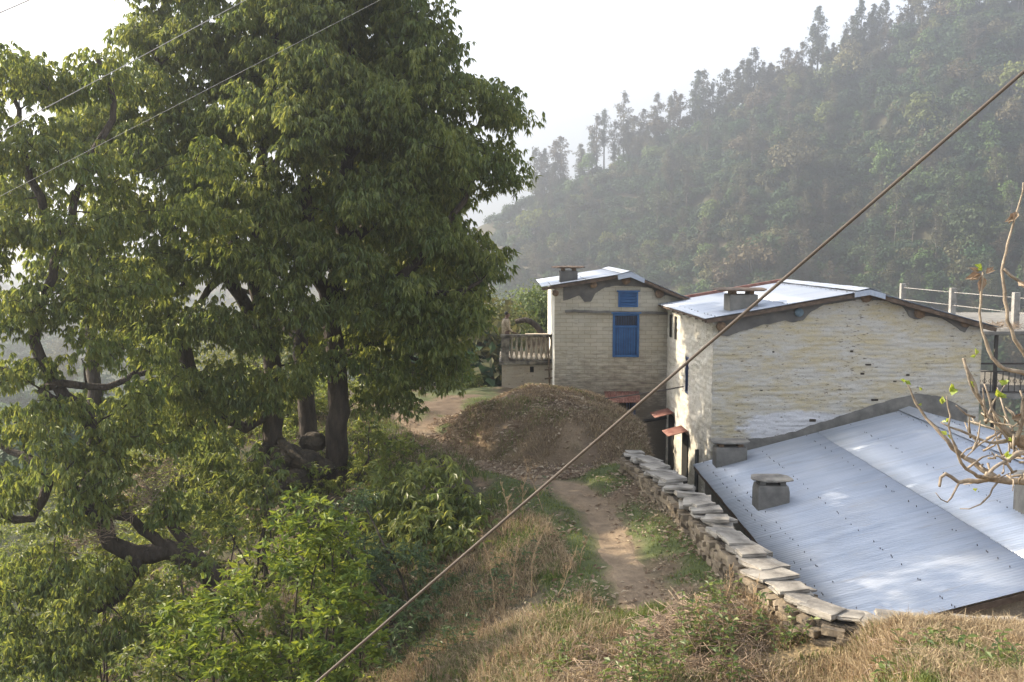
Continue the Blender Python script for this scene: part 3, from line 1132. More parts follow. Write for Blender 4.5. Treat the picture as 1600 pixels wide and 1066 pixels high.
big_tree('broadleaf_tree', 'largest broadleaf tree with a straight thick trunk nearest the footpath', [
    ([(528, 775, 23.5), (524, 700, 23.5), (528, 600, 23.5), (520, 490, 23.5), (535, 380, 23.6), (540, 250, 23.8), (545, 120, 24), (560, 10, 24)], .29, .08),
    ([(518, 500, 23.5), (500, 430, 23.2), (480, 330, 22.6), (478, 220, 22.2), (500, 120, 22)], .2, .06),
    ([(532, 470, 23.5), (590, 455, 23.2), (640, 420, 23), (700, 350, 23), (740, 280, 23.2)], .17, .05),
    ([(535, 390, 23.6), (600, 330, 24), (680, 250, 24.3), (760, 190, 24.2)], .15, .05),
    ([(600, 450, 23.2), (680, 460, 22.8), (750, 440, 22.8)], .1, .04),
    ([(540, 250, 23.8), (600, 170, 23.4), (650, 90, 23.2), (690, 40, 23)], .13, .04),
    ([(525, 560, 23.6), (590, 540, 24.2), (650, 560, 24.6), (700, 570, 24.6)], .1, .03),
    ([(545, 130, 24), (500, 50, 24.5), (470, -20, 24.6)], .1, .04),
], [
    (650, 60, 23.4, 85, 75, 1.6), (560, 10, 24, 110, 70, 2), (600, -60, 24, 130, 70, 2.2), (700, 140, 23.4, 60, 60, 1.2), (778, 165, 23.8, 54, 52, 1.1), (770, 260, 23.6, 64, 62, 1.4),
    (680, 250, 23, 90, 80, 1.8), (600, 170, 22.6, 80, 80, 1.6), (590, 310, 22.4, 80, 70, 1.4), (690, 370, 23, 85, 50, 1.7), (750, 405, 23.2, 62, 55, 1.2),
    (640, 450, 22.6, 90, 55, 1.6), (715, 485, 23.4, 62, 45, 1.3), (660, 530, 23.6, 75, 45, 1.4), (690, 570, 24.4, 45, 26, .8), (650, 490, 22.9, 60, 40, 1), (720, 540, 24, 40, 30, .8), (610, 570, 23, 40, 30, .6), (590, 520, 24.6, 55, 45, 1.2), (520, 400, 22.4, 60, 60, .9), (540, 300, 22.3, 60, 60, .9), (560, 470, 22.4, 50, 45, .8), (520, 180, 22, 60, 60, 1), (640, 330, 22.4, 60, 60, 1), (600, 590, 24.2, 45, 35, .8), (570, 560, 22.9, 40, 35, .5), (560, 400, 22.2, 60, 60, 1.1),
    (500, 110, 22.2, 70, 70, 1.4), (490, 230, 21.8, 55, 60, 1.1), (465, 190, 21.2, 60, 60, 1.0), (620, 610, 24.4, 40, 26, .8), (690, 440, 25.5, 90, 90, 1.2),
], 'leaf_a', dens=24)

big_tree('broadleaf_tree', 'broad tree with a short stout trunk standing on gnarled roots', [
    ([(432, 720, 23.6), (424, 650, 23.6), (426, 590, 23.6), (415, 520, 23.4), (400, 420, 23), (405, 300, 23), (420, 180, 23), (430, 60, 23)], .25, .08),
    ([(415, 520, 23.4), (350, 430, 22.6), (320, 400, 22.4), (260, 350, 22)], .19, .06),
    ([(402, 430, 23), (360, 370, 23.4), (320, 290, 23.8), (280, 170, 23.8), (240, 80, 23.8)], .17, .05),
    ([(405, 300, 23), (450, 220, 22.2), (470, 170, 22)], .1, .04),
    ([(428, 640, 23.6), (380, 668, 23.3), (345, 655, 23), (310, 672, 22.8)], .19, .05),
    ([(350, 430, 22.6), (310, 470, 22), (290, 540, 21.7)], .1, .04),
    ([(345, 655, 23), (300, 610, 22.4), (250, 580, 22), (200, 590, 21.6)], .16, .05),
    ([(300, 610, 22.4), (285, 540, 22), (262, 480, 21.8), (240, 400, 21.6)], .2, .06),
], [
    (430, 50, 23, 90, 70, 1.8), (350, 90, 24, 90, 70, 1.6), (250, 60, 24.2, 80, 60, 1.5), (430, -50, 23.4, 150, 60, 2), (270, -30, 24, 110, 50, 1.8), (330, 200, 23.4, 80, 60, 1.6), (430, 180, 22, 70, 70, 1.4),
    (420, 300, 21.8, 85, 60, 1.4), (300, 300, 22.4, 85, 60, 1.6), (230, 230, 23, 80, 60, 1.5), (370, 400, 21.6, 80, 50, 1.3), (270, 400, 21.6, 80, 55, 1.4), (440, 440, 21.8, 70, 60, 1.1),
    (390, 520, 21.8, 60, 60, 1.0), (330, 500, 21.2, 70, 50, 1.0), (240, 490, 21.4, 70, 55, 1.2), (350, 590, 21.6, 50, 45, .8), (280, 600, 21.2, 70, 50, 1.0), (200, 330, 22.4, 70, 60, 1.4),
    (480, 480, 21.9, 50, 50, .9), (180, 480, 22, 60, 60, 1.1), (330, 700, 21.6, 60, 40, .8), (455, 590, 22.3, 45, 40, .6), (395, 610, 22, 50, 40, .7), (350, 640, 21.8, 50, 35, .6), (490, 560, 22.4, 40, 35, .5), (150, 200, 23, 70, 70, 1.4), (450, 380, 21.6, 60, 60, 1.0), (300, 640, 23.5, 60, 40, .8), (265, 150, 23.4, 75, 60, 1.3), (330, 40, 23.4, 70, 60, 1.3), (210, 130, 22.6, 60, 50, 1.0), (500, 40, 23, 70, 60, 1.3),
], 'leaf_a', dens=22)

big_tree('broadleaf_tree', 'thin dark-stemmed tree behind and between the two thick trunks', [
    ([(486, 690, 27), (478, 620, 27), (470, 540, 27), (468, 420, 27.4), (480, 250, 27.6), (490, 100, 27.6)], .26, .07),
    ([(470, 540, 27), (420, 480, 27.6), (350, 430, 28)], .12, .04),
    ([(468, 420, 27.4), (540, 360, 28), (620, 330, 28.4)], .12, .04),
], [
    (480, 150, 27.6, 120, 110, 2.4), (400, 360, 27.8, 110, 80, 1.8), (570, 330, 28, 110, 80, 1.8), (480, 20, 27.5, 130, 60, 2), (560, 240, 26, 95, 85, 1.7), (650, 240, 26, 75, 75, 1.5), (570, 120, 26, 95, 75, 1.7), (600, 270, 30.5, 90, 80, 1.6), (610, 170, 27, 90, 80, 1.4), (520, 180, 26.8, 80, 80, 1.4), (690, 300, 26.5, 70, 60, 1.4), (640, 400, 29, 90, 60, 1.6), (330, 250, 28, 80, 80, 1.6), (500, 520, 28.4, 60, 50, 1.2),  # hidden lobes behind the main crown added to shade the low tin roof
], 'leaf_b', dens=16, k=16, per=6)

big_tree('broadleaf_tree', 'low wide-armed tree leaning out over the slope with twisted dark limbs', [
    ([(335, 905, 18.6), (300, 870, 18.4), (255, 860, 18.1), (215, 868, 17.8), (170, 845, 17.6), (120, 770, 17.6), (80, 740, 17.8)], .24, .1),
    ([(300, 870, 18.4), (270, 820, 18.2), (240, 790, 18.2)], .12, .06),
    ([(170, 845, 17.6), (150, 770, 17.9), (160, 700, 18.2), (120, 640, 18.4), (60, 560, 18.5), (62, 480, 18.4), (100, 380, 18.6), (140, 250, 18.8)], .15, .06),
    ([(80, 740, 17.8), (40, 720, 18), (-10, 690, 18.2)], .1, .05),
    ([(80, 740, 17.8), (50, 810, 17.4), (0, 800, 17.2), (-40, 760, 17.2)], .1, .05),
    ([(62, 560, 18.5), (20, 585, 18.6), (-30, 560, 18.6)], .1, .05),
    ([(120, 640, 18.4), (60, 610, 18.3), (100, 600, 18.3), (170, 605, 18.4), (215, 580, 18.6)], .1, .05),
    ([(100, 380, 18.6), (50, 280, 18.8), (20, 150, 19)], .1, .04),
    ([(215, 868, 17.8), (190, 930, 17.2), (140, 960, 16.8)], .12, .05),
    ([(140, 250, 18.8), (180, 160, 19), (150, 90, 19)], .08, .04),
    ([(260, 862, 18.1), (200, 810, 17.7), (130, 800, 17.3), (90, 830, 17)], .11, .05),
], [
    (90, 130, 19, 80, 50, 1.2), (30, 110, 19, 60, 40, 1.0), (170, 120, 19.2, 60, 50, 1.0), (60, 230, 18.6, 80, 55, 1.3), (150, 270, 18.6, 70, 60, 1.2), (20, 340, 18.4, 70, 60, 1.2), (110, 370, 18.2, 80, 50, 1.2),
    (170, 440, 18.2, 70, 50, 1.1), (60, 470, 18, 80, 50, 1.2), (150, 540, 18, 70, 40, .9), (20, 500, 18, 50, 40, .9), (90, 640, 17.8, 80, 40, .9), (200, 660, 18, 60, 50, .9), (30, 660, 17.8, 40, 30, .7),
    (170, 720, 17.6, 60, 40, .8), (260, 690, 18.4, 50, 40, .8), (230, 540, 18.6, 50, 40, .8), (50, 900, 16.6, 90, 60, 1.1), (150, 910, 16.6, 60, 50, .9), (40, 1000, 15.8, 70, 40, .8), (110, 1030, 15.6, 60, 30, .7), (200, 990, 16.2, 80, 40, .8), (250, 780, 17.8, 45, 35, .6),
    (-10, 780, 17, 50, 60, .9), (170, 350, 18.4, 50, 50, .9), (320, 340, 19.6, 75, 65, 1.0), (330, 240, 19.8, 50, 50, .8), (30, 580, 17.8, 60, 50, .9), (110, 700, 17.4, 60, 50, .9), (30, 740, 17.2, 60, 40, .9), (140, 790, 17.2, 50, 40, .8), (220, 620, 18, 50, 50, .8), (-40, 200, 18.6, 70, 90, 1.3), (-40, 420, 18.4, 70, 90, 1.3),
], 'leaf_b', dens=26, k=16, per=6, L=.135, W=.046, dmin=.26, R=(.22, .38), pad=.78, pk=18, pr=.52, shrink=.35)

# further trees on the slope, seen through the gaps (and shading the houses)
big_tree('broadleaf_tree', 'loose sunlit tree down the slope behind the leaning tree', [
    ([(130, 800, 27), (150, 650, 27), (140, 480, 27), (160, 300, 27), (170, 180, 27)], .25, .07),
    ([(140, 480, 27), (60, 380, 27), (0, 300, 27)], .12, .05), ([(150, 560, 27), (230, 500, 27), (290, 440, 27)], .12, .05),
], [
    (160, 200, 27, 100, 60, 1.6), (40, 280, 27, 80, 60, 1.6), (120, 400, 27, 110, 40, 1.6), (250, 430, 27, 60, 50, 1.3), (60, 130, 27, 60, 30, 1.2), (250, 560, 27, 70, 40, 1.2), (200, 660, 26, 80, 40, 1.2), (300, 720, 25, 60, 40, 1.0), (180, 640, 27, 80, 40, 1),
], 'leaf_b', dens=12, k=12, per=7, L=.2, W=.07, dmin=.4, R=(.35, .55), pad=1.1, pr=.85)
big_tree('broadleaf_tree', 'tree beyond the thin dark-stemmed one, its crown filling the backlit gap', [
    ([(585, 668, 37), (580, 560, 37), (590, 440, 37), (600, 320, 37)], .2, .06),
    ([(590, 440, 37), (660, 380, 37), (700, 330, 37)], .1, .04),
], [(600, 330, 37, 70, 60, 2), (670, 340, 37, 50, 50, 1.6), (590, 240, 33, 70, 60, 1.8), (530, 320, 32, 80, 70, 2), (620, 320, 32.5, 60, 50, 1.6), (560, 170, 31, 70, 60, 1.8), (590, 440, 37, 70, 50, 2), (670, 450, 37, 60, 50, 1.6), (560, 540, 37, 60, 40, 1.6), (690, 540, 38, 35, 40, 1.3)], 'leaf_b', dens=12, k=11, per=7, L=.2, W=.07)  # high lobes nearer than the trunk are added, unseen, to shade the tin roof


# gnarled roots and boulders under the trunks
def roots():
    mb = MB()
    r = random.Random(3)
    for px, py, Y, s in [(450, 712, 23.3, .75), (478, 720, 23.2, .7), (430, 735, 23, .6), (500, 730, 23.2, .6), (465, 750, 22.9, .7), (405, 720, 23.2, .5), (490, 690, 23.8, .6), (440, 765, 22.7, .5)]:
        c = at(px, py, Y)
        nu, nv = 22, 14
        vs, fs = [], []
        for j in range(nv + 1):
            for i in range(nu):
                th, ph = PI * j / nv, 2 * PI * i / nu
                d = np.array([math.sin(th) * math.cos(ph), math.sin(th) * math.sin(ph), math.cos(th)])
                q = d * 1.6 + c
                rr_ = .75 + .55 * float(fbm(q[0], q[1], q[2], 4)) + .12 * float(vnoise(d[0] * 5 + c[0] * 9, d[1] * 5, d[2] * 7))
                vs.append(Vector(c + d * rr_ * s * np.array([.52, .48, .36])))
        for j in range(nv):
            for i in range(nu):
                fs.append((j * nu + i, (j + 1) * nu + i, (j + 1) * nu + (i + 1) % nu, j * nu + (i + 1) % nu))
        mb.add(vs, fs, 0, True)
    for pts in ([(425, 690, 23.5), (400, 715, 23.2), (385, 745, 22.9)], [(440, 690, 23.4), (462, 712, 22.9), (490, 735, 22.7), (505, 760, 22.6)], [(515, 745, 23.4), (490, 752, 23.0), (470, 775, 22.6)], [(540, 750, 23.4), (560, 768, 23.0), (575, 785, 22.7)], [(430, 700, 23.3), (440, 740, 22.8), (430, 780, 22.4)]):
        pp = poly3([at(*p) for p in pts], .12, .015)
        mb.tube(pp, list(np.linspace(.12, .04, len(pp))), 8)
    o = mb.build('boulder_pile', 'rock')
    tag(o, 'pile of dark boulders bound by roots around the foot of the thick trunks', 'boulders')


roots()


# ------------------------------------------------------------------ shrubs
def shrub(label, base_px, blobs, leaf, nst=7, dens=16, k=9, per=7, L=.12, W=.05, droop=.2, dmin=.2, R=(.16, .3), name='shrub', flat=.8, up=0):
    b = at(*base_px)
    b[2] = gz(b[0], b[1]) - .05
    e = empty(name, tuple(b), label=label, cat='shrub')
    Cc = thin_out(blobs_to_clusters(blobs, dens), dmin)
    limbs = []
    for i in range(nst):
        c = Cc[RNG.integers(len(Cc))]
        mid = b * .5 + c * .5 + RNG.normal(0, .12, 3)
        limbs.append(([b + np.append(RNG.normal(0, .12, 2), 0), mid, c], .03, .012))
    mb = skeleton(limbs, Cc, .006, start=.3)
    mb.v = [(v[0] - b[0], v[1] - b[1], v[2] - b[2]) for v in mb.v]
    mb.build('stems', 'bark', e)
    V, Fi, rr, tips = rosettes(Cc, RNG.uniform(*R, len(Cc)), k, per, L, W, droop, flat, .75)
    npmesh('foliage', V - b, Fi, 3, leaf, e, rr)
    return e


shrub('large glossy yellow-green shrub in the lower left foreground', (470, 1075, 13.6), [
    (470, 850, 13.8, 70, 50, .6), (420, 900, 13.3, 60, 40, .6), (350, 930, 13.6, 50, 35, .5), (545, 930, 13.6, 55, 50, .6), (570, 1010, 13, 40, 40, .5), (380, 1000, 12.8, 80, 45, .7), (500, 980, 12.8, 60, 50, .6), (500, 900, 14.2, 70, 60, .6), (300, 1010, 13.2, 50, 30, .5), (270, 970, 13.4, 30, 20, .4), (330, 960, 13.4, 60, 40, .6), (440, 1060, 12.6, 140, 40, .8), (460, 800, 14, 50, 30, .4), (520, 830, 14, 40, 40, .4)],
    'leaf_c', 12, 20, 8, 6, .125, .05, -.05, .19, (.14, .32))
shrub('drooping dark green bush beside the lower bend of the footpath', (665, 850, 19), [
    (680, 760, 19, 70, 40, .9), (620, 770, 19.2, 60, 40, .8), (740, 800, 18.6, 35, 40, .6), (660, 830, 18.2, 80, 45, .9), (600, 840, 18.6, 50, 50, .8), (670, 735, 19.4, 30, 20, .5), (720, 850, 17.8, 45, 40, .6)],
    'leaf_a', 8, 20, 9, 8, .17, .05, .75, .22, (.2, .34))
shrub('feathery blue-green bush behind the glossy yellow-green shrub', (640, 980, 16.2), [
    (630, 900, 16.4, 60, 50, .7), (580, 870, 16.6, 50, 40, .6), (680, 930, 16, 50, 50, .6), (640, 970, 15.6, 70, 40, .6), (560, 800, 17.5, 45, 35, .6), (600, 1010, 15, 60, 40, .6)],
    'leaf_d', 8, 20, 9, 8, .10, .03, .2, .2, (.16, .3))
shrub('bush with hanging leaves below the boulders and gnarled roots', (410, 830, 19.5), [
    (400, 740, 20, 50, 45, .8), (360, 730, 20.2, 40, 30, .6), (430, 790, 19.6, 40, 30, .5), (330, 780, 20, 50, 30, .6)],
    'leaf_a', 6, 18, 9, 8, .16, .05, .7, .22, (.2, .34))
shrub('small leafy sapling right of the thick straight trunk', (578, 760, 22.6), [
    (575, 690, 22.8, 22, 35, .5), (590, 730, 22.4, 26, 30, .4), (560, 745, 22.4, 22, 18, .4), (600, 690, 23, 14, 20, .3)],
    'leaf_b', 5, 16, 8, 6, .14, .055, .4, .2, (.16, .28))
shrub('sunlit scrubby bush on the bank left of the glossy shrub', (300, 1000, 15.5), [
    (280, 960, 15.6, 60, 40, .7), (230, 1040, 14.8, 70, 40, .7), (300, 880, 16.6, 40, 30, .5), (330, 840, 17, 50, 30, .5)],
    'leaf_b', 6, 18, 8, 7, .12, .045, .3, .2, (.16, .28))
shrub('low tangled bush on the slope under the leaning tree', (150, 1070, 16), [
    (30, 1050, 15, 50, 30, .5), (100, 1040, 15.6, 40, 30, .5), (170, 1060, 15.4, 50, 25, .5), (120, 860, 18, 60, 40, .8), (20, 940, 16.4, 50, 40, .6), (230, 920, 16.5, 40, 30, .5)],
    'leaf_b', 8, 13, 8, 7, .13, .045, .4, .22, (.18, .3))
shrub('grey-green scrub at the far end of the footpath', (660, 640, 36), [
    (640, 610, 36, 30, 22, .9), (690, 612, 37, 30, 20, .9), (730, 600, 38, 25, 20, .9), (600, 600, 37, 25, 22, .8)],
    'mid', 6, 18, 9, 7, .13, .05, .2, .28, (.22, .36))
shrub('leafy undergrowth bush behind the two thick trunks', (470, 700, 30), [
    (440, 640, 30, 40, 30, 1), (500, 620, 30.5, 40, 40, 1), (560, 620, 31, 30, 30, .9), (400, 600, 31, 40, 40, 1), (330, 640, 30, 50, 40, 1)],
    'leaf_b', 6, 14, 9, 7, .15, .06, .3, .28, (.22, .36))
shrub('hazel brown scrub on the bank below the leaning tree', (330, 800, 24), [
    (300, 740, 24, 60, 40, 1), (250, 800, 23, 60, 40, 1), (350, 800, 23, 50, 30, .8), (200, 760, 24, 50, 40, 1)],
    'leaf_b', 6, 12, 8, 7, .13, .05, .3, .28, (.2, .34))


# ------------------------------------------------------------------ ground cover (uncountable)
def scatter(n, xr, yr, fn):
    x = RNG.uniform(*xr, n)
    y = RNG.uniform(*yr, n)
    k = RNG.random(n) < fn(x, y)
    return x[k], y[k]


def wallside(x, y):
    """1 left of / in front of the stone wall"""
    xw = np.interp(y, WALL[:8][::-1][:, 1], WALL[:8][::-1][:, 0]) - .3
    yw = np.interp(x, WALL[7:, 0], WALL[7:, 1]) - .3
    return np.where(y > WALL[7, 1], x < xw, y < yw) | (y > 22.3)


def blades(x, y, h, w, lean, mat, name, label, rbias=0., k=1, kind='stuff', cat='grass'):
    n = len(x)
    z = height(x, y)
    B = np.stack([x, y, z - .02], 1)
    a = RNG.uniform(0, 2 * PI, n)
    s = np.stack([np.cos(a), np.sin(a), np.zeros(n)], 1) * (w * RNG.uniform(.6, 1.4, n))[:, None]
    l = rand_unit(n)
    l[:, 2] = 0
    l = l * (lean * RNG.uniform(.2, 1.3, n) * h)[:, None]
    up = np.stack([np.zeros(n), np.zeros(n), h], 1)
    V = np.empty((n, 5, 3))
    V[:, 0], V[:, 1] = B - s, B + s
    V[:, 2], V[:, 3] = B + up * .6 + l * .4 + s * .7, B + up * .6 + l * .4 - s * .7
    V[:, 4] = B + up * (1 - .25 * lean) + l * 1.15
    Fi = (np.arange(n)[:, None, None] * 5 + np.array([[0, 1, 2], [0, 2, 3], [3, 2, 4]])[None]).reshape(-1, 3)
    o = npmesh(name, V.reshape(-1, 3), Fi, 3, mat, None, np.repeat(np.clip(RNG.random(n) + rbias, 0, 1), 5))
    return tag(o, label, cat, kind=kind)


def pmask(x, y):
    return sstep(.3, .7, dist_poly(x, y, PATH))


def xedge(y):
    return np.interp(y, [8, 11, 14, 18, 21, 25, 30, 36], [.0, .3, .7, .2, -.7, -1.9, -4.2, -6.5])


# short green turf beside the path
x, y = scatter(170000, (-4.5, 4), (10.5, 33), lambda x, y: wallside(x, y) * pmask(x, y) * (x > xedge(y) - .8) * (mound_r2(x, y) > .95) * sstep(.42, .62, fbm(x * .9, y * .9, 2) + .3 * np.exp(-((x - 1.3) ** 2 / .6 + (y - 15.3) ** 2 / 6))) * .9)
blades(x, y, RNG.uniform(.03, .10, len(x)), .006, .5, 'grassg', 'grass', 'short green turf along the edge of the footpath')
# tall dry grass in the foreground and on the bank edge
x, y = scatter(120000, (-1.8, 9), (8.6, 14.5), lambda x, y: (wallside(x, y)) * (pmask(x, y) * .7 + .02) * sstep(14.4, 12.2, y + (fbm(x, y, 5) - .5) * 3) * sstep(.3, .5, fbm(x * 1.4, y * 1.4, 6)) * (x > xedge(y) - 1.6))
blades(x, y, RNG.uniform(.08, .26, len(x)) * (.5 + fbm(x * 2, y * 2, 1)), .0045, .9, 'straw', 'dry_grass', 'tangled straw-coloured dry grass in the foreground')
x, y = scatter(120000, (3.5, 8), (7.2, 11.6), lambda x, y: wallside(x, y) * sstep(.28, .5, fbm(x * 2.2, y * 2.2, 6)) * sstep(3.6, 4.1, x))
blades(x, y, RNG.uniform(.08, .24, len(x)), .005, .9, 'straw', 'dry_grass', 'matted golden dry grass on the bank before the stone wall', .08)
x, y = scatter(60000, (2.6, 8), (7.2, 11.6), lambda x, y: wallside(x, y) * sstep(.5, .64, fbm(x * 1.7, y * 1.7, 61)))
blades(x, y, RNG.uniform(.05, .2, len(x)), .006, .8, 'grassg', 'grass', 'green tufts growing through the golden grass on the bank')
x, y = scatter(50000, (-1, 4), (10.3, 14), lambda x, y: wallside(x, y) * sstep(.5, .62, fbm(x * 1.9, y * 1.9, 63)))
blades(x, y, RNG.uniform(.04, .18, len(x)), .006, .8, 'grassg', 'grass', 'green tufts among the foreground straw')
x, y = scatter(60000, (-3, 1.2), (10.8, 19), lambda x, y: (x < xedge(y) + .5) * (x > xedge(y) - 3) * sstep(.38, .56, fbm(x * 1.2, y * 1.2, 71)))
blades(x, y, RNG.uniform(.06, .26, len(x)), .005, 1.1, 'straw', 'dry_grass', 'dry tan grass on the bank falling away left of the ridge')
x, y = scatter(30000, (-3, 1.2), (10.8, 19), lambda x, y: (x < xedge(y) + .3) * (x > xedge(y) - 3) * sstep(.48, .6, fbm(x * 1.5, y * 1.5, 73)))
blades(x, y, RNG.uniform(.05, .16, len(x)), .008, .7, 'grassg', 'undergrowth', 'low green growth patches in the hollow left of the ridge', -.3, cat='undergrowth')
# grass on the mound
x, y = scatter(150000, (-2.8, 4.2), (22, 32), lambda x, y: (mound_r2(x, y) < 1.15) * (.3 + .7 * sstep(1.6, 3.2, x)) * sstep(.36, .56, fbm(x * 1.3, y * 1.3, 12) + .15 * (x > 2)))
blades(x, y, RNG.uniform(.05, .22, len(x)), .007, 1.2, 'straw', 'dry_grass', 'dry yellowish grass on the earth heap', -.2)
x, y = scatter(30000, (-2.6, 4), (22, 32), lambda x, y: (mound_r2(x, y) < 1.1) * sstep(.5, .62, fbm(x * 1.1, y * 1.1, 14) + .12 * (mound_r2(x, y) < .25)))
blades(x, y, RNG.uniform(.05, .16, len(x)), .007, .6, 'grassg', 'grass', 'patchy green grass on top of the earth heap')
# rough undergrowth on the slope
x, y = scatter(80000, (-9, 1), (11, 34), lambda x, y: (x < xedge(y) + .3) * sstep(.4, .6, fbm(x * 1.1, y * 1.1, 22)) * .8)
blades(x, y, RNG.uniform(.06, .3, len(x)), .008, .9, 'grassg', 'undergrowth', 'rough green undergrowth on the dark slope below the footpath', -.2, cat='undergrowth')
x, y = scatter(50000, (-9, 1), (11, 33), lambda x, y: (x < xedge(y) + .3) * sstep(.5, .62, fbm(x * 1.3, y * 1.3, 33)))
blades(x, y, RNG.uniform(.06, .3, len(x)), .006, 1.1, 'straw', 'dry_grass', 'dry brown grass among the shrubs on the slope', -.25)


def litter(n, xr, yr, fn, label, L=.1, W=.045, rb=0.):
    x, y = scatter(n, xr, yr, fn)
    m = len(x)
    P = np.stack([x, y, height(x, y) + RNG.uniform(.008, .04, m)], 1)
    a = RNG.uniform(0, 2 * PI, m)
    D = norm(np.stack([np.cos(a), np.sin(a), RNG.normal(0, .3, m)], 1))
    ll = L * RNG.uniform(.6, 1.4, m)
    V, Fi = leaf_geo(P, D, ll, ll * W / L, fold=.35)
    o = npmesh('leaf_litter', V, Fi, 3, 'leaf_dead', None, np.repeat(np.clip(RNG.random(m) ** 1.5 + rb, 0, 1), 4))
    tag(o, label, 'fallen leaves', kind='stuff')


def undergrowth():
    x, y = scatter(11000, (-24, 1), (10.5, 40), lambda x, y: (x < xedge(y) - np.where(y < 18.5, 2.6, .7)) * (.25 + .75 * sstep(.4, .56, fbm(x * .55, y * .55, 51))) * np.where(y > 20, np.where(x > -6.2, .35, 1), 1))
    z = height(x, y)
    C = np.stack([x, y, z + RNG.random(len(x)) ** 1.5 * np.where((y < 22) & (x < -4), 1.0, .5) * np.where(x < -9, 1.7, 1)], 1)
    V, Fi, rr, _ = rosettes(C, RNG.uniform(.15, .35, len(C)) * np.where(x < -9, 1.5, 1), 6, 7, .12, .045, .25)
    tag(npmesh('undergrowth', V, Fi, 3, 'leaf_b', None, rr), 'leafy green undergrowth covering the slope below the trees', 'undergrowth', kind='stuff')


undergrowth()
litter(16000, (-3.4, 4), (21.5, 31), lambda x, y: (mound_r2(x, y) < 1.7) * (.12 + .88 * sstep(.4, .6, fbm(x * .9, y * .9, 41))) * wallside(x, y), 'pale fallen leaves strewn over the earth heap', .11, .05)
litter(12000, (0, 4), (11.5, 23), lambda x, y: wallside(x, y) * sstep(1.6, .2, np.interp(y, WALL[:8][::-1][:, 1], WALL[:8][::-1][:, 0]) - x) * sstep(.35, .55, fbm(x * 1.3, y * 1.3, 43)) * .8, 'brown fallen leaves along the foot of the stone wall', .09, .04)
litter(9000, (-7, 2), (11, 32), lambda x, y: (x < xedge(y) + 1) * sstep(.4, .6, fbm(x * .9, y * .9, 45)), 'brown fallen leaves on the slope under the trees', .11, .045, -.1)
litter(5000, (-1, 6.5), (8.5, 15), lambda x, y: wallside(x, y) * .6, 'scattered dead leaves among the foreground grass', .08, .035)


# weeds: individual plants
def weed(px, py, Y, h, nst, label, leafm='leaf_n', L=.09, W=.04, spread=.22, name='weed_plant', group=None, step=.05):
    b = at(px, py, Y)
    b[2] = gz(b[0], b[1])
    e = empty(name, tuple(b), label=label, cat='weed', group=group)
    mb = MB()
    P, D = [], []
    for i in range(nst):
        a = RNG.uniform(0, 2 * PI)
        r = spread * math.sqrt(RNG.random())
        s0 = np.array([math.cos(a) * r, math.sin(a) * r, 0.0])
        s0[2] = gz(b[0] + s0[0], b[1] + s0[1]) - b[2] - .02
        hh = h * RNG.uniform(.55, 1.1)
        tip = s0 + np.array([math.cos(a) * .2 * hh + RNG.normal(0, .06), math.sin(a) * .2 * hh + RNG.normal(0, .06), hh])
        pts = poly3([s0, s0 * .5 + tip * .5 + RNG.normal(0, .02, 3), tip], .08, .004)
        mb.tube(pts, list(np.linspace(.006, .003, len(pts))), 4, cap=False)
        ts = np.arange(.15, 1.0, step / hh)
        for j, t in enumerate(ts):
            q = pts[min(len(pts) - 1, int(t * len(pts)))]
            for sgn in (0, PI):
                aa = j * 1.6 + sgn + RNG.normal(0, .3)
                P.append(q)
                D.append((math.cos(aa), math.sin(aa), RNG.uniform(-.35, .5)))
    mb.build('stems', 'twig', e)
    P, D = np.array(P), norm(np.array(D))
    ll = L * RNG.uniform(.6, 1.3, len(P))
    V, Fi = leaf_geo(P, D, ll, ll * W / L)
    npmesh('foliage', V, Fi, 3, leafm, e, np.repeat(RNG.random(len(P)), 4))
    return e


weed(1010, 1050, 10.9, .75, 14, 'tall bright green nettle clump at the bottom of the foreground grass')
weed(985, 1068, 10.5, .6, 10, 'short leafy weed at the bottom edge, left of the tall nettle clump')
weed(1075, 985, 12.2, .6, 10, 'leafy weed in the brown brush heap by the footpath')
weed(1140, 940, 12.9, .55, 9, 'weed with dry stems growing beside the stone wall')
weed(1120, 1000, 11.8, .55, 10, 'bushy green weed at the right of the brush heap')
weed(1215, 1020, 11.9, .45, 8, 'slim weed against the rubble face of the stone wall')
weed(1170, 975, 12.3, .5, 8, 'pale weed growing between brush heap and stone wall')
weed(1050, 1030, 11.3, .5, 9, 'dusty weed in front of the brush heap')
weed(1480, 1040, 9.2, .28, 8, 'small green weed low on the golden grass bank at the lower right', spread=.3)
weed(1560, 1030, 9.0, .3, 7, 'small green weed on the golden bank nearest the right edge', spread=.3)
weed(1405, 1050, 9.6, .3, 7, 'green weed where the golden bank meets the rubble wall corner')
weed(900, 1040, 11.6, .35, 9, 'scattered green weed in the sunlit straw left of the nettle clump', spread=.4)
weed(1150, 1050, 11.2, .45, 8, 'low weed at the bottom edge left of the rubble wall corner')
weed(780, 960, 15.0, .35, 12, 'dark clump of creeping weed in the hollow left of the ridge', 'leaf_d', .07, .04, .35)
weed(720, 1000, 14.6, .4, 12, 'dark weed clump lower down in the hollow', 'leaf_d', .07, .04, .35)
weed(810, 900, 16.0, .35, 11, 'dark weed clump in the hollow nearest the drooping bush', 'leaf_d', .07, .04, .35)
weed(690, 1050, 13.8, .45, 12, 'grey-green weed at the bottom edge beside the thick cable', 'leaf_d', .07, .04, .4)
weed(745, 930, 15.6, .3, 10, 'dark weed clump on the hollow bank above the lowest clump', 'leaf_d', .07, .04, .4)
weed(860, 870, 16.6, .25, 9, 'low dark weed just under the green turf edge', 'leaf_d', .06, .035, .35)
weed(835, 760, 20.5, .3, 9, 'green weed tuft on the bank just below the footpath', 'leaf_d', .07, .04, .4)


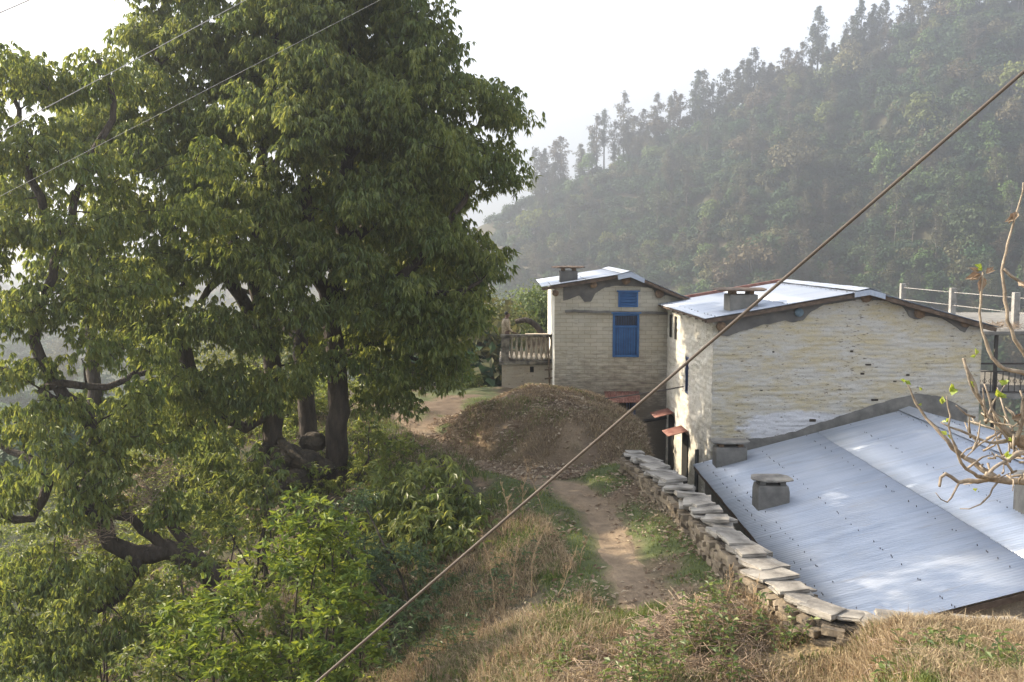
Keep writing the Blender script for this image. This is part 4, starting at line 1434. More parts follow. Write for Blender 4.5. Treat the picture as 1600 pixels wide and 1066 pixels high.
def stalk(px, py, Y, h, lean, label, seed):
    rg = np.random.default_rng(seed)
    b = at(px, py, Y)
    b[2] = gz(b[0], b[1])
    mb = MB()
    tip = np.array([lean, rg.normal(0, .1), h])
    pts = poly3([(0, 0, -.03), tip * .5 + np.append(rg.normal(0, .05, 2), 0), tip], .1, .006)
    mb.tube(pts, list(np.linspace(.008, .003, len(pts))), 5)
    for k in range(int(10 + h * 7)):
        t = rg.uniform(.25, .98)
        q = pts[int(t * (len(pts) - 1))]
        a = rg.uniform(0, 6.28)
        l = rg.uniform(.1, .34) * (1.15 - t)
        e1 = q + np.array([math.cos(a) * l * .6, math.sin(a) * l * .6, l])
        mb.tube([q, q * .5 + e1 * .5 + np.array([0, 0, -.02]), e1], [.0035, .003, .002], 4)
        for j in range(5):
            qq = q + (e1 - q) * rg.uniform(.3, 1)
            mb.tube([qq, qq + np.append(rg.normal(0, .015, 2), rg.uniform(.01, .035))], [.004, .003], 4)
    o = mb.build('dry_weed_stalk', simple('dry_stalk', (.3, .2, .11), (.44, .32, .19), 9, .85) if 'ds' not in M else M['ds'])
    M.setdefault('ds', o.data.materials[0])
    o.location = b
    tag(o, label, 'dry weed', 'dry weed stalks')


stalk(775, 985, 14.8, 1.35, -.25, 'tall branching dry stalk crossing the cable beside the drooping bush', 1)
stalk(800, 960, 15, 1.0, .12, 'dry forked stalk standing just right of the tallest one', 2)
stalk(830, 970, 14.8, 1.25, .35, 'dry feathery stalk leaning right towards the green turf', 3)
stalk(850, 800, 19, 1.1, -.4, 'dry stalk leaning left across the drooping dark bush', 4)
stalk(818, 820, 18.5, 1.0, .1, 'thin upright dry stalk at the edge of the footpath bank', 5)
stalk(790, 830, 18, .9, -.1, 'short dry stalk in the shade below the footpath', 6)
stalk(870, 960, 14.4, .8, .3, 'short dry stalk on the crest of the sunlit grass ridge', 7)
stalk(1180, 960, 12.4, .75, .0, 'dry upright stalk in front of the stone wall', 8)
stalk(1095, 985, 12.0, .75, -.1, 'dry stalk sticking out of the brush heap', 9)
stalk(905, 900, 15.6, .6, .15, 'smallest dry stalk on the green turf left of the footpath', 10)
stalk(1130, 930, 13.2, .6, .08, 'dry stalk between the footpath and the brush heap', 12)


def brush_heap(px, py, Y, r, n, label, lmax=.7, hz=.22, seed=0):
    rg = np.random.default_rng(seed)
    b = at(px, py, Y)
    b[2] = gz(b[0], b[1])
    mb = MB()
    for i in range(n):
        a, q = rg.uniform(0, 6.28), r * math.sqrt(rg.random())
        c = np.array([math.cos(a) * q, math.sin(a) * q * 1.2, 0.0])
        c[2] = gz(b[0] + c[0], b[1] + c[1]) - b[2] + abs(rg.normal(0, hz)) * (1 - q / r * .7)
        d = norm(rg.normal(0, 1, (1, 3)) * np.array([1, 1, .45]))[0]
        l = rg.uniform(.15, lmax) * .5
        mb.tube([c - d * l, c + rg.normal(0, .04, 3), c + d * l], [.005, .005, .003], 4)
    o = mb.build('brush_heap', simple('dry_brush', (.15, .105, .075), (.33, .25, .175), 7, .9) if 'db' not in M else M['db'])
    M.setdefault('db', o.data.materials[0])
    o.location = b
    return tag(o, label, 'brush heap')


brush_heap(1095, 960, 12.3, .85, 520, 'tangled heap of dry brown brushwood beside the footpath', seed=1)
brush_heap(1150, 1040, 11.2, .6, 260, 'low scatter of dry twigs at the foot of the rubble wall', .5, .1, 2)
brush_heap(950, 1030, 11.6, .8, 260, 'flattened dry twigs in the sunlit foreground grass', .6, .07, 3)
brush_heap(1470, 1010, 9.6, 1.0, 200, 'thin dead twigs lying in the golden grass of the bank', .45, .05, 6)
brush_heap(200, 790, 18.2, 1.0, 420, 'hanging bundle of dead twigs caught in the leaning tree', 1.0, .2, 4).location = tuple(at(185, 800, 18))
brush_heap(650, 720, 24.5, 1.0, 260, 'reddish dead brush on the bank below the footpath bend', .7, .12, 5)

# ------------------------------------------------------------------ dry-stone wall
def stone_wall():
    c0 = WALL[0]
    e = empty('stone_wall', (c0[0], c0[1], -5.1), label='dry-stone retaining wall topped with flat slate slabs, curving beside the footpath', cat='stone wall')
    off = Vector((-c0[0], -c0[1], 5.1))
    cl = poly3(np.c_[WALL, np.zeros(len(WALL))], .08, 0)[:, :2]
    seg = np.r_[0, np.cumsum(np.linalg.norm(np.diff(cl, axis=0), axis=1))]
    tot = seg[-1]

    def pt(s):
        x = np.interp(s, seg, cl[:, 0])
        y = np.interp(s, seg, cl[:, 1])
        x2 = np.interp(s + .1, seg, cl[:, 0])
        y2 = np.interp(s + .1, seg, cl[:, 1])
        d = np.array([x2 - x, y2 - y])
        if np.linalg.norm(d) < 1e-6:
            d = cl[-1] - cl[-3]
        d = d / np.linalg.norm(d)
        return np.array([x, y]), d, np.array([d[1], -d[0]])   # n points to the path side for a wall that runs towards the viewer
    r = random.Random(8)
    # core
    core = MB()
    n = int(tot / .25)
    vs = []
    for i in range(n + 1):
        p, d, q = pt(min(tot - .11, i * tot / n))
        for w, z in ((.20, -4.56), (.26, -9.2), (-.26, -9.2), (-.20, -4.56)):
            a = p + q * w
            vs.append(Vector((a[0], a[1], z)) + off)
    fs = []
    for i in range(n):
        for k in range(4):
            k2 = (k + 1) % 4
            fs.append((i * 4 + k, (i + 1) * 4 + k, (i + 1) * 4 + k2, i * 4 + k2))
    fs += [(0, 1, 2, 3), tuple(n * 4 + k for k in (3, 2, 1, 0))]
    core.add(vs, fs)
    core.build('wall_core', 'rock', e)
    # rubble courses: stones on both faces
    rub = MB()
    z = -5.75
    while z < -4.6:
        hgt = r.uniform(.045, .11)
        s = r.uniform(0, .2)
        while s < tot - .2:
            L = r.uniform(.12, .42) if s > 6 else r.uniform(.1, .3)
            p, d, q = pt(s + L / 2)
            for side in (1, -1):
                if side == -1 and z < -5.0:
                    continue
                w = .2 + r.uniform(-.02, .05)
                a = p + q * side * w
                rub.slab(Vector((a[0], a[1], z + hgt / 2)) + off, (L * 1.0, r.uniform(.16, .3), hgt * .95), math.atan2(d[1], d[0]) + r.uniform(-.2, .2), (r.uniform(-.15, .15), r.uniform(-.16, .16)), 0, .16, r.randrange(99999))
            s += L
        z += hgt * .93
    rub.build('rubble_face', M['rubble'], e)
    # coping slabs
    s = 0
    i = 0
    while s < tot - .3 and i < 95:
        near = min(1, s / 9)
        L = r.uniform(.16, .5) + .1 * near
        for lay in range(1 if r.random() < .6 else 2):
            p, d, q = pt(s + L / 2 + r.uniform(-.06, .06))
            a = p + q * r.uniform(-.07, .09)
            th = r.uniform(.03, .09)
            mb = MB()
            mb.slab(Vector((0, 0, 0)), (L * r.uniform(1.1, 1.4), r.uniform(.38, .64), th), 0, (0, 0), 0, .13, r.randrange(99999))
            o = mb.build('coping_stone', M['slate'], e)
            o.location = Vector((a[0], a[1], -4.53 + th / 2 + lay * .075 + r.uniform(0, .012))) + off
            o.rotation_euler = (r.uniform(-.09, .09), r.uniform(-.07, .07), math.atan2(d[1], d[0]) + r.uniform(-.45, .45))
            i += 1
        s += L * r.uniform(.72, .95)


stone_wall()


# ------------------------------------------------------------------ corrugated sheet
def corrugated(name, p0, along, slope, parent, mat='metal', period=.085, amp=.011, sub=5, laps=(), bolts=(), sm=True, edge=0., kw=None):
    """sheet with its waves running down SLOPE and counted along ALONG (both Vectors giving extent). laps: fractions of the slope where an upper sheet overlaps the lower."""
    p0, along, slope = Vector(p0), Vector(along), Vector(slope)
    up = along.cross(slope).normalized()
    if up.z < 0:
        up = -up
    n = int(along.length / period * sub)
    cuts = [0, *laps, 1]
    mb = MB()
    rr = random.Random(hash(name) % 1000 + int(p0.x * 10))
    for ci in range(len(cuts) - 1):
        a, b = cuts[ci], cuts[ci + 1]
        a2 = a - (.012 if ci else 0)
        lift = ci * .007
        rows = [a2, a + (b - a) * .35, a + (b - a) * .7, b]
        vs = []
        for ri, t in enumerate(rows):
            for i in range(n + 1):
                u = i / n
                w = math.cos(u * along.length / period * 2 * PI) * amp
                sheet = math.floor(u * along.length / .76)
                jit = ((sheet * 7919) % 13 / 13 - .5) * .012
                ragged = ((sheet * 104729) % 17 / 17 - .5) * edge if ri == 0 or ri == len(rows) - 1 else 0
                vs.append(p0 + along * u + slope * (t + ragged / slope.length) + up * (w + lift + jit))
        m = n + 1
        fs = []
        for r_ in range(len(rows) - 1):
            for i in range(n):
                fs.append((r_ * m + i, r_ * m + i + 1, (r_ + 1) * m + i + 1, (r_ + 1) * m + i))
        mb.add(vs, fs, 0, sm)
    mats = [M[mat]]
    if bolts:
        mats.append(M['iron'])
        for t in bolts:
            k = 0
            while k * .42 < along.length:
                for j in (0, 1):
                    u = (k * .42 + j * .085 * 1.0 + rr.uniform(-.02, .02)) / along.length
                    if u > 1 or rr.random() < (.3, .6)[j]:
                        continue
                    c = p0 + along * u + slope * (t + rr.uniform(-.003, .003)) + up * (amp + .012)
                    mb.tube([c - up * .014, c + up * .014], [.0085, .007], 6, 1)
                k += 1
    o = mb.build(name, mats, parent)
    return o


def chimney(parent, c, w, d, h, capw, capd, tilt=0, mat='cement', slabm='slate', taper=.9, zb=0.4):
    """block chimney with a slab lid standing on two small stones; c is the foot on the roof"""
    x, y, z = c
    mb = MB()
    a, b = w / 2, d / 2
    vs = [(x - a, y - b, z - zb), (x + a, y - b, z - zb), (x + a, y + b, z - zb), (x - a, y + b, z - zb)]
    vs += [(x - a, y - b, z + h * .7), (x + a, y - b, z + h * .7), (x + a, y + b, z + h * .7), (x - a, y + b, z + h * .7)]
    t = taper
    vs += [(x - a * t, y - b * t, z + h), (x + a * t, y - b * t, z + h), (x + a * t, y + b * t, z + h), (x - a * t, y + b * t, z + h)]
    fs = [(3, 2, 1, 0), (8, 9, 10, 11)]
    for l in (0, 4):
        for k in range(4):
            k2 = (k + 1) % 4
            fs.append((l + k, l + k2, l + 4 + k2, l + 4 + k))
    mb.add(vs, fs)
    o = bevel(mb.build('chimney', mat, parent), .025, 3)
    m2 = MB()
    for sx in (-1, 1):
        m2.box((x + sx * a * .62 - .07, y - b * .7, z + h + .002), (x + sx * a * .62 + .07, y + b * .7, z + h + .1))
    bevel(m2.build('lid_support', 'logend' if slabm != 'slate' else 'cement', o), .012)
    m3 = MB()
    m3.rock(Vector((0, 0, 0)), (capw, capd, .06), 0, (0, 0), 0, .08, int(abs(x * 100)), 12)
    cap = m3.build('chimney_lid', slabm, o)
    cap.location = (x, y, z + h + .13)
    cap.rotation_euler = (.03, tilt, .03)
    return o


# ------------------------------------------------------------------ gable walls as displaced grids
def gable_wall(parent, name, W, zb, top, mat, y0=0., amp=.02, course=.16, res=.045, holes=(), seed=0, axis='x', flip=False, uvw=2.2):
    """front wall in the local XZ plane at y = y0 (facing -y); top(u) gives the roof line. Openings (u0,u1,z0,z1) are left out as real holes."""
    us = np.unique(np.round(np.concatenate([np.arange(0, W, res), [W]] + [[h[0], h[1]] for h in holes]), 4))
    zt = np.array([top(u) for u in us])
    zmin = zb
    nz = int((zt.max() - zmin) / res)
    hz = sorted({h[2] for h in holes} | {h[3] for h in holes})
    zs = np.unique(np.round(np.concatenate([np.linspace(zmin, zt.max(), nz)] + [hz]), 4)) if holes else np.linspace(zmin, zt.max(), nz)
    U, Zg = np.meshgrid(us, zs)
    Zg = np.minimum(Zg, zt[None])
    row = np.floor(Zg / course)
    n = (fbm(U * uvw + row * 3.7, Zg * 5, seed, 4) - .5) * 2
    crack = np.exp(-((Zg / course - row - .5 - .5) / .12) ** 2) + np.exp(-((Zg / course - row) / .12) ** 2)
    disp = amp * (n * .8 + 1.1 * (fbm(U * 7 + row * 1.7, Zg * 13, seed + 5, 3) - .5) - .45 * crack * (fbm(U * 1.3, Zg * 2, seed + 3, 2) > .45))
    V = np.stack([U, y0 - disp, Zg], 2).reshape(-1, 3)
    nx, ny = len(us), len(zs)
    fi = []
    for j in range(ny - 1):
        for i in range(nx - 1):
            uc, zc = (us[i] + us[i + 1]) / 2, (zs[j] + zs[j + 1]) / 2
            if any(h[0] < uc < h[1] and h[2] < zc < h[3] for h in holes):
                continue
            if zs[j] >= max(zt[i], zt[i + 1]):
                continue
            a = j * nx + i
            fi.append((a, a + 1, a + nx + 1, a + nx))
    if axis == 'y':   # wall in the local YZ plane facing -x
        V = np.stack([V[:, 1], W - V[:, 0], V[:, 2]], 1)
    o = npmesh(name, V, fi, 4, mat, parent, smooth=True)
    return o


def strip(parent, name, pts_top, pts_bot, y, th, mat):
    """plaster patch: band between two polylines (u,z) lists of equal length, th proud of the wall"""
    n = len(pts_top)
    vs, fs = [], []
    for (a, b), (c, d) in zip(pts_top, pts_bot):
        vs += [(a, y, b), (c, y, d), (c, y + th, d)]
    for i in range(n - 1):
        k = i * 3
        fs += [(k, k + 1, k + 4, k + 3), (k + 1, k + 2, k + 5, k + 4)]
    fs += [(0, 2, 1), ((n - 1) * 3, (n - 1) * 3 + 1, (n - 1) * 3 + 2)]
    return MB().add(vs, fs).build(name, mat, parent)


def rough_line(ctrl, n, amp=.03, seed=0):
    us = np.linspace(ctrl[0][0], ctrl[-1][0], n)
    z = np.interp(us, [c[0] for c in ctrl], [c[1] for c in ctrl])
    return us, z + (fbm(us * 5, seed, 2) - .5) * amp * 2 + (fbm(us * 17, seed, 3) - .5) * amp


# ------------------------------------------------------------------ the brick house
def brick_house():
    Y0 = 34.0
    x0 = float(at(866, 600, Y0)[0])
    e = empty('brick_house', (x0, Y0, -8.4), label='cream painted brick house with blue window and door, tin gable roof', cat='house')
    e.location = (x0, Y0, 0)
    P = lambda px, py, dy=0: (at(px, py, Y0 + dy) - np.array([x0, Y0, 0]))
    W, Dp = 5.0, 6.5
    ridge, el, er = P(984, 427, -.3), P(846, 449, -.3), P(1084, 470, -.3)
    tp = lambda u: float(np.interp(u, [el[0], ridge[0], er[0]], [el[2], ridge[2], er[2]])) - .05
    wx0, wx1 = P(957, 560)[0], P(998, 560)[0]
    wz0, wz1 = P(978, 558)[2], P(978, 490)[2]
    vx0, vx1 = P(966, 470)[0], P(997, 470)[0]
    vz0, vz1 = P(978, 480)[2], P(978, 456)[2]
    dx0, dx1, dz0, dz1 = P(960, 640)[0], P(993, 640)[0], P(975, 690)[2], P(975, 624)[2]
    holes = [(wx0, wx1, wz0, wz1), (vx0, vx1, vz0, vz1), (dx0, dx1, dz0, dz1)]
    gable_wall(e, 'front_wall', W, -8.8, tp, 'brick', amp=.006, course=.135, res=.06, holes=holes, seed=2)
    b = MB()
    # side, back and the mass behind the front skin
    zt = tp(0)
    b.add([(0, 0, -8.8), (0, Dp, -8.8), (0, Dp, zt), (0, 0, zt)], [(0, 1, 2, 3)])
    b.build('side_wall', 'sunlit_side', e)
    b = MB()
    b.add([(W, .0, -8.8), (W, Dp, -8.8), (W, Dp, tp(W)), (W, 0, tp(W)), (0, Dp, -8.8), (0, Dp, zt), (ridge[0], Dp, ridge[2] - .05)], [(0, 1, 2, 3), (4, 1, 2, 6, 5)])
    b.build('rear_wall', 'brick', e)
    # roof
    ln = Vector((0, Dp + .8, 0))
    for a, nm in ((el, 'l'), (er, 'r')):
        o = corrugated('roof_sheet', (a[0], -.35, a[2] + .02), ln, (ridge[0] - a[0], 0, ridge[2] - a[2]), e, amp=.009, bolts=(.1, .5), laps=())
        solid(o, .004)
    rc = MB()
    rc.add([(ridge[0] - .28, -.42, ridge[2] - .0), (ridge[0], -.42, ridge[2] + .075), (ridge[0] + .3, -.42, ridge[2] - .085), (ridge[0] - .28, Dp + .5, ridge[2] - .0), (ridge[0], Dp + .5, ridge[2] + .075), (ridge[0] + .3, Dp + .5, ridge[2] - .085)], [(0, 1, 4, 3), (1, 2, 5, 4)])
    solid(rc.build('ridge_cap', 'metal', e), .006, 1)
    # folded flashing at the gable peak
    fl = MB()
    fl.add([(ridge[0] - .42, -.43, ridge[2] - .06), (ridge[0] + .02, -.43, ridge[2] + .05), (ridge[0] + .5, -.43, ridge[2] - .18), (ridge[0] + .48, -.43, ridge[2] - .33), (ridge[0] + .02, -.43, ridge[2] - .13), (ridge[0] - .4, -.43, ridge[2] - .22)], [(5, 4, 1, 0), (4, 3, 2, 1)])
    solid(fl.build('peak_flashing', 'metal', e), .005)
    for a, w_ in ((el, -1), (er, 1)):
        m = MB()
        m.bar((a[0] + .02 * -w_, -.3, a[2] - .06), (ridge[0] + .02 * w_, -.3, ridge[2] - .065), .05, .1)
        m.bar((a[0] + .02 * -w_, -.1, a[2] - .06), (ridge[0] + .02 * w_, -.1, ridge[2] - .07), .06, .08)
        m.build('rafter', 'wood', e)
    # grey plaster under the verge
    n = 90
    cp = [(P(880, 470)[0], P(880, 470)[2]), (P(893, 466)[0], P(0, 466)[2]), (P(905, 461)[0], P(0, 461)[2]), (P(913, 471)[0], P(0, 472)[2]), (P(924, 471)[0], P(0, 471)[2]), (P(930, 458)[0], P(0, 458)[2]), (P(945, 449)[0], P(0, 449)[2]), (P(965, 446)[0], P(0, 447)[2]), (P(1000, 448)[0], P(0, 448)[2]), (P(1020, 451)[0], P(0, 451)[2]), (P(1026, 464)[0], P(0, 464)[2]), (P(1034, 465)[0], P(0, 465)[2]), (P(1040, 457)[0], P(0, 461)[2]), (P(1062, 465)[0], P(0, 467)[2])]
    us, zb = rough_line(cp, n, .02, 1)
    zb = np.minimum(zb, [tp(u) - .02 for u in us])
    strip(e, 'plaster_patch', [(u, tp(u)) for u in us], list(zip(us, zb)), -.022, .04, 'mortar')
    # log ends
    for px, py, r in ((927, 445, .12), (978, 438, .15), (1030, 459, .15), (868, 458, .11)):
        c = P(px, py)
        MB().tube([(c[0], .2, c[2]), (c[0], -.1, c[2]), (c[0], -.115, c[2])], [r, r, r * .93], 14).build('beam_end', 'logend', e)
    # string course
    m = MB()
    pts = []
    a, bb = P(883, 486), P(1068, 490)
    for i in range(25):
        t = i / 24
        pts.append((a[0] + (bb[0] - a[0]) * t, -.03, a[2] + (bb[2] - a[2]) * t + RNG.normal(0, .006)))
    for p, q in zip(pts[:-1], pts[1:]):
        m.bar(p, q, .13, .085)
    m.build('wall_ledge', 'cement', e)
    # window: frame, transom with bars, two shutter leaves
    w = MB()
    t = .075
    w.box((wx0, -.05, wz0), (wx0 + t, .1, wz1))
    w.box((wx1 - t, -.05, wz0), (wx1, .1, wz1))
    w.box((wx0 + t, -.048, wz0), (wx1 - t, .1, wz0 + t))
    w.box((wx0 + t, -.048, wz1 - t), (wx1 - t, .1, wz1))
    zm = wz0 + (wz1 - wz0) * .70
    w.box((wx0 + t, -.046, zm - .04), (wx1 - t, .1, zm + .04))
    w.box((wx0 - .06, -.11, wz1 + .002), (wx1 + .06, .05, wz1 + .05))
    win = bevel(w.build('window', 'blue', e), .006, 1)
    wi = (wx0 + wx1) / 2
    for s in (0, 1):
        m = MB()
        a0, a1 = (wx0 + t + .004, wi - .004) if s == 0 else (wi + .004, wx1 - t - .004)
        m.box((a0, .0, wz0 + t + .003), (a1, .03, zm - .043))
        for f0, f1 in ((.03, .47), (.53, .97)):
            zz0, zz1 = wz0 + t + (zm - wz0 - t) * f0, wz0 + t + (zm - wz0 - t) * f1
            m.box((a0 + .05, -.016, zz0 + .02), (a1 - .05, -.001, zz1 - .02))
        bevel(m.build('shutter', 'blue', win), .006, 1)
    m = MB()
    for k in range(9):
        xx = wx0 + t + (wx1 - wx0 - 2 * t) * (k + .5) / 9
        m.tube([(xx, -.03, wz0 + t), (xx, -.03, wz1 - t)], .008, 6)
    m.build('window_bars', 'bluedark', win)
    m = MB()
    m.box((wx0 + t, .05, zm + .04), (wx1 - t, .06, wz1 - t))
    m.build('pane', 'glass', win)
    # louvred vent
    w = MB()
    t = .055
    w.box((vx0, -.04, vz0), (vx0 + t, .1, vz1))
    w.box((vx1 - t, -.04, vz0), (vx1, .1, vz1))
    w.box((vx0 + t, -.038, vz0), (vx1 - t, .1, vz0 + t))
    w.box((vx0 + t, -.038, vz1 - t), (vx1 - t, .1, vz1))
    w.box((vx0 - .05, -.1, vz1 + .002), (vx1 + .05, .05, vz1 + .045))
    for k in range(4):
        zz = vz0 + t + (vz1 - vz0 - 2 * t) * (k + .5) / 4
        w.box((vx0 + t, -.03, zz - .025), (vx1 - t, .03, zz + .012), 0, None)
    w.box((vx0 + t, .06, vz0 + t), (vx1 - t, .07, vz1 - t))
    w.build('vent_window', 'blue', e)
    # lower door with tin canopy
    m = MB()
    m.box((dx0, .25, dz0), (dx1, .27, dz1), 1)
    d = m.build('doorway', ['bluedark', 'dark'], e)
    m = MB()
    m.box((dx0, -.02, dz0), (dx0 + .08, .1, dz1))
    m.box((dx1 - .08, -.02, dz0), (dx1, .1, dz1))
    m.box((dx0 + .08, -.018, dz1 - .08), (dx1 - .08, .1, dz1))
    for k in range(3):
        m.box((dx0 + .42 + k * .09, .02, dz0), (dx0 + .45 + k * .09, .05, dz1 - .09))
    m.build('door_frame', 'bluedark', d)
    ca, cb = P(947, 629, -.75), P(1002, 629, -.75)
    ct = P(948, 611, 0)
    o = corrugated('canopy', (ca[0], ca[1], ca[2]), (cb[0] - ca[0], 0, 0), (0, -ca[1] - .02, ct[2] - ca[2]), e, 'rust', .09, .013)
    solid(o, .004)
    # chimney
    c = P(888, 441, .9)
    chimney(e, (c[0], c[1], c[2]), .62, .6, .40, 1.15, .8, 0, 'mortar', 'wood', 1)
    # black drainpipes on the right edge
    m = MB()
    q = [P(1060, 498, -.12), P(1060, 560, -.12), P(1058, 598, -.12)]
    m.tube([(v[0], -.12, v[2]) for v in q], .045, 8)
    q = [P(1058, 598), P(1046, 600), P(1046, 615), P(1054, 640), P(1056, 655)]
    m.tube([(v[0], -.14, v[2]) for v in q], .06, 8)
    q = [P(1056, 648), P(1020, 654), P(990, 660)]
    m.tube([(v[0], -.2, v[2]) for v in q], .06, 8)
    m.build('drain_pipe', 'black', e)
    return e


brick_house()


# ------------------------------------------------------------------ terrace with balustrade
def terrace():
    Y0 = 36.0
    xl, xr = float(at(784, 600, Y0)[0]), float(at(866, 600, Y0)[0]) - .02
    e = empty('terrace', (xl, Y0, 0), label='small weathered terrace with a balustrade beside the brick house', cat='terrace')
    Z = lambda py: float(at(800, py, Y0)[2])
    W = xr - xl
    zf, ztop = Z(567), Z(527)
    vx, vz0, vz1 = float(at(831, 577, Y0)[0]) - xl, Z(582), Z(573)
    gable_wall(e, 'base_wall', W, -6.4, lambda u: zf - .06, 'plaster', 0, .008, .3, .06, [(vx - .07, vx + .07, vz0, vz1)], 4)
    MB().box((vx - .1, .12, vz0 - .03), (vx + .1, .14, vz1 + .03)).build('vent_hole', 'dark', e)
    m = MB()
    m.box((0.005, .03, -6.4), (.02, 3.4, zf - .06))
    m.box((0.02, 3.38, -6.4), (W, 3.4, zf - .06))
    m.build('side_wall', 'plaster', e)
    bevel(MB().box((-.1, -.12, zf - .06), (W, 3.5, zf + .05)).build('floor_slab', 'mould', e), .015)
    bevel(MB().box((-.02, -.03, zf + .052), (.26, .25, ztop - .002)).build('corner_post', 'mould', e), .015)
    bevel(MB().box((-.04, -.05, ztop), (W, .24, ztop + .09)).build('top_rail', 'mould', e), .02)
    bevel(MB().box((.262, .02, zf + .052), (W, .2, zf + .12)).build('bottom_rail', 'mould', e), .01)
    nb = 9
    for k in range(nb):
        x = .36 + (W - .45) * k / (nb - 1)
        h = ztop - zf - .12
        prof = [(0, .062), (.06, .062), (.1, .035), (.3, .07), (.42, .066), (.65, .034), (.88, .034), (.92, .06), (1, .06)]
        MB().tube([(x, .11, zf + .12 + t * h) for t, r in prof], [r for t, r in prof], 10).build('baluster', 'plaster', e)
    # far parapet
    MB().box((.95, 3.0, zf + .05), (W, 3.2, ztop - .25)).build('rear_parapet', 'mould', e)
    bevel(MB().box((.9, 2.95, ztop - .248), (W, 3.25, ztop - .14)).build('rear_coping', 'plaster', e), .015)
    # ladder of sticks leaning at the corner
    l = empty('ladder', (xl + W - .3, Y0 - .35, 0), label='rough stick ladder leaning where terrace meets brick house', cat='ladder')
    b = np.array(l.location)
    m = MB()
    m.tube([at(859, 612, Y0 - .4) - b, at(857, 545, Y0 - .2) - b], .03, 7)
    m.build('pole', 'wood', l)
    for py in (577, 591):
        MB().bar(at(851, py + 1, Y0 - .45) - b, at(868, py - 1, Y0 - .45) - b, .12, .045).build('rung', 'wood', l)


terrace()


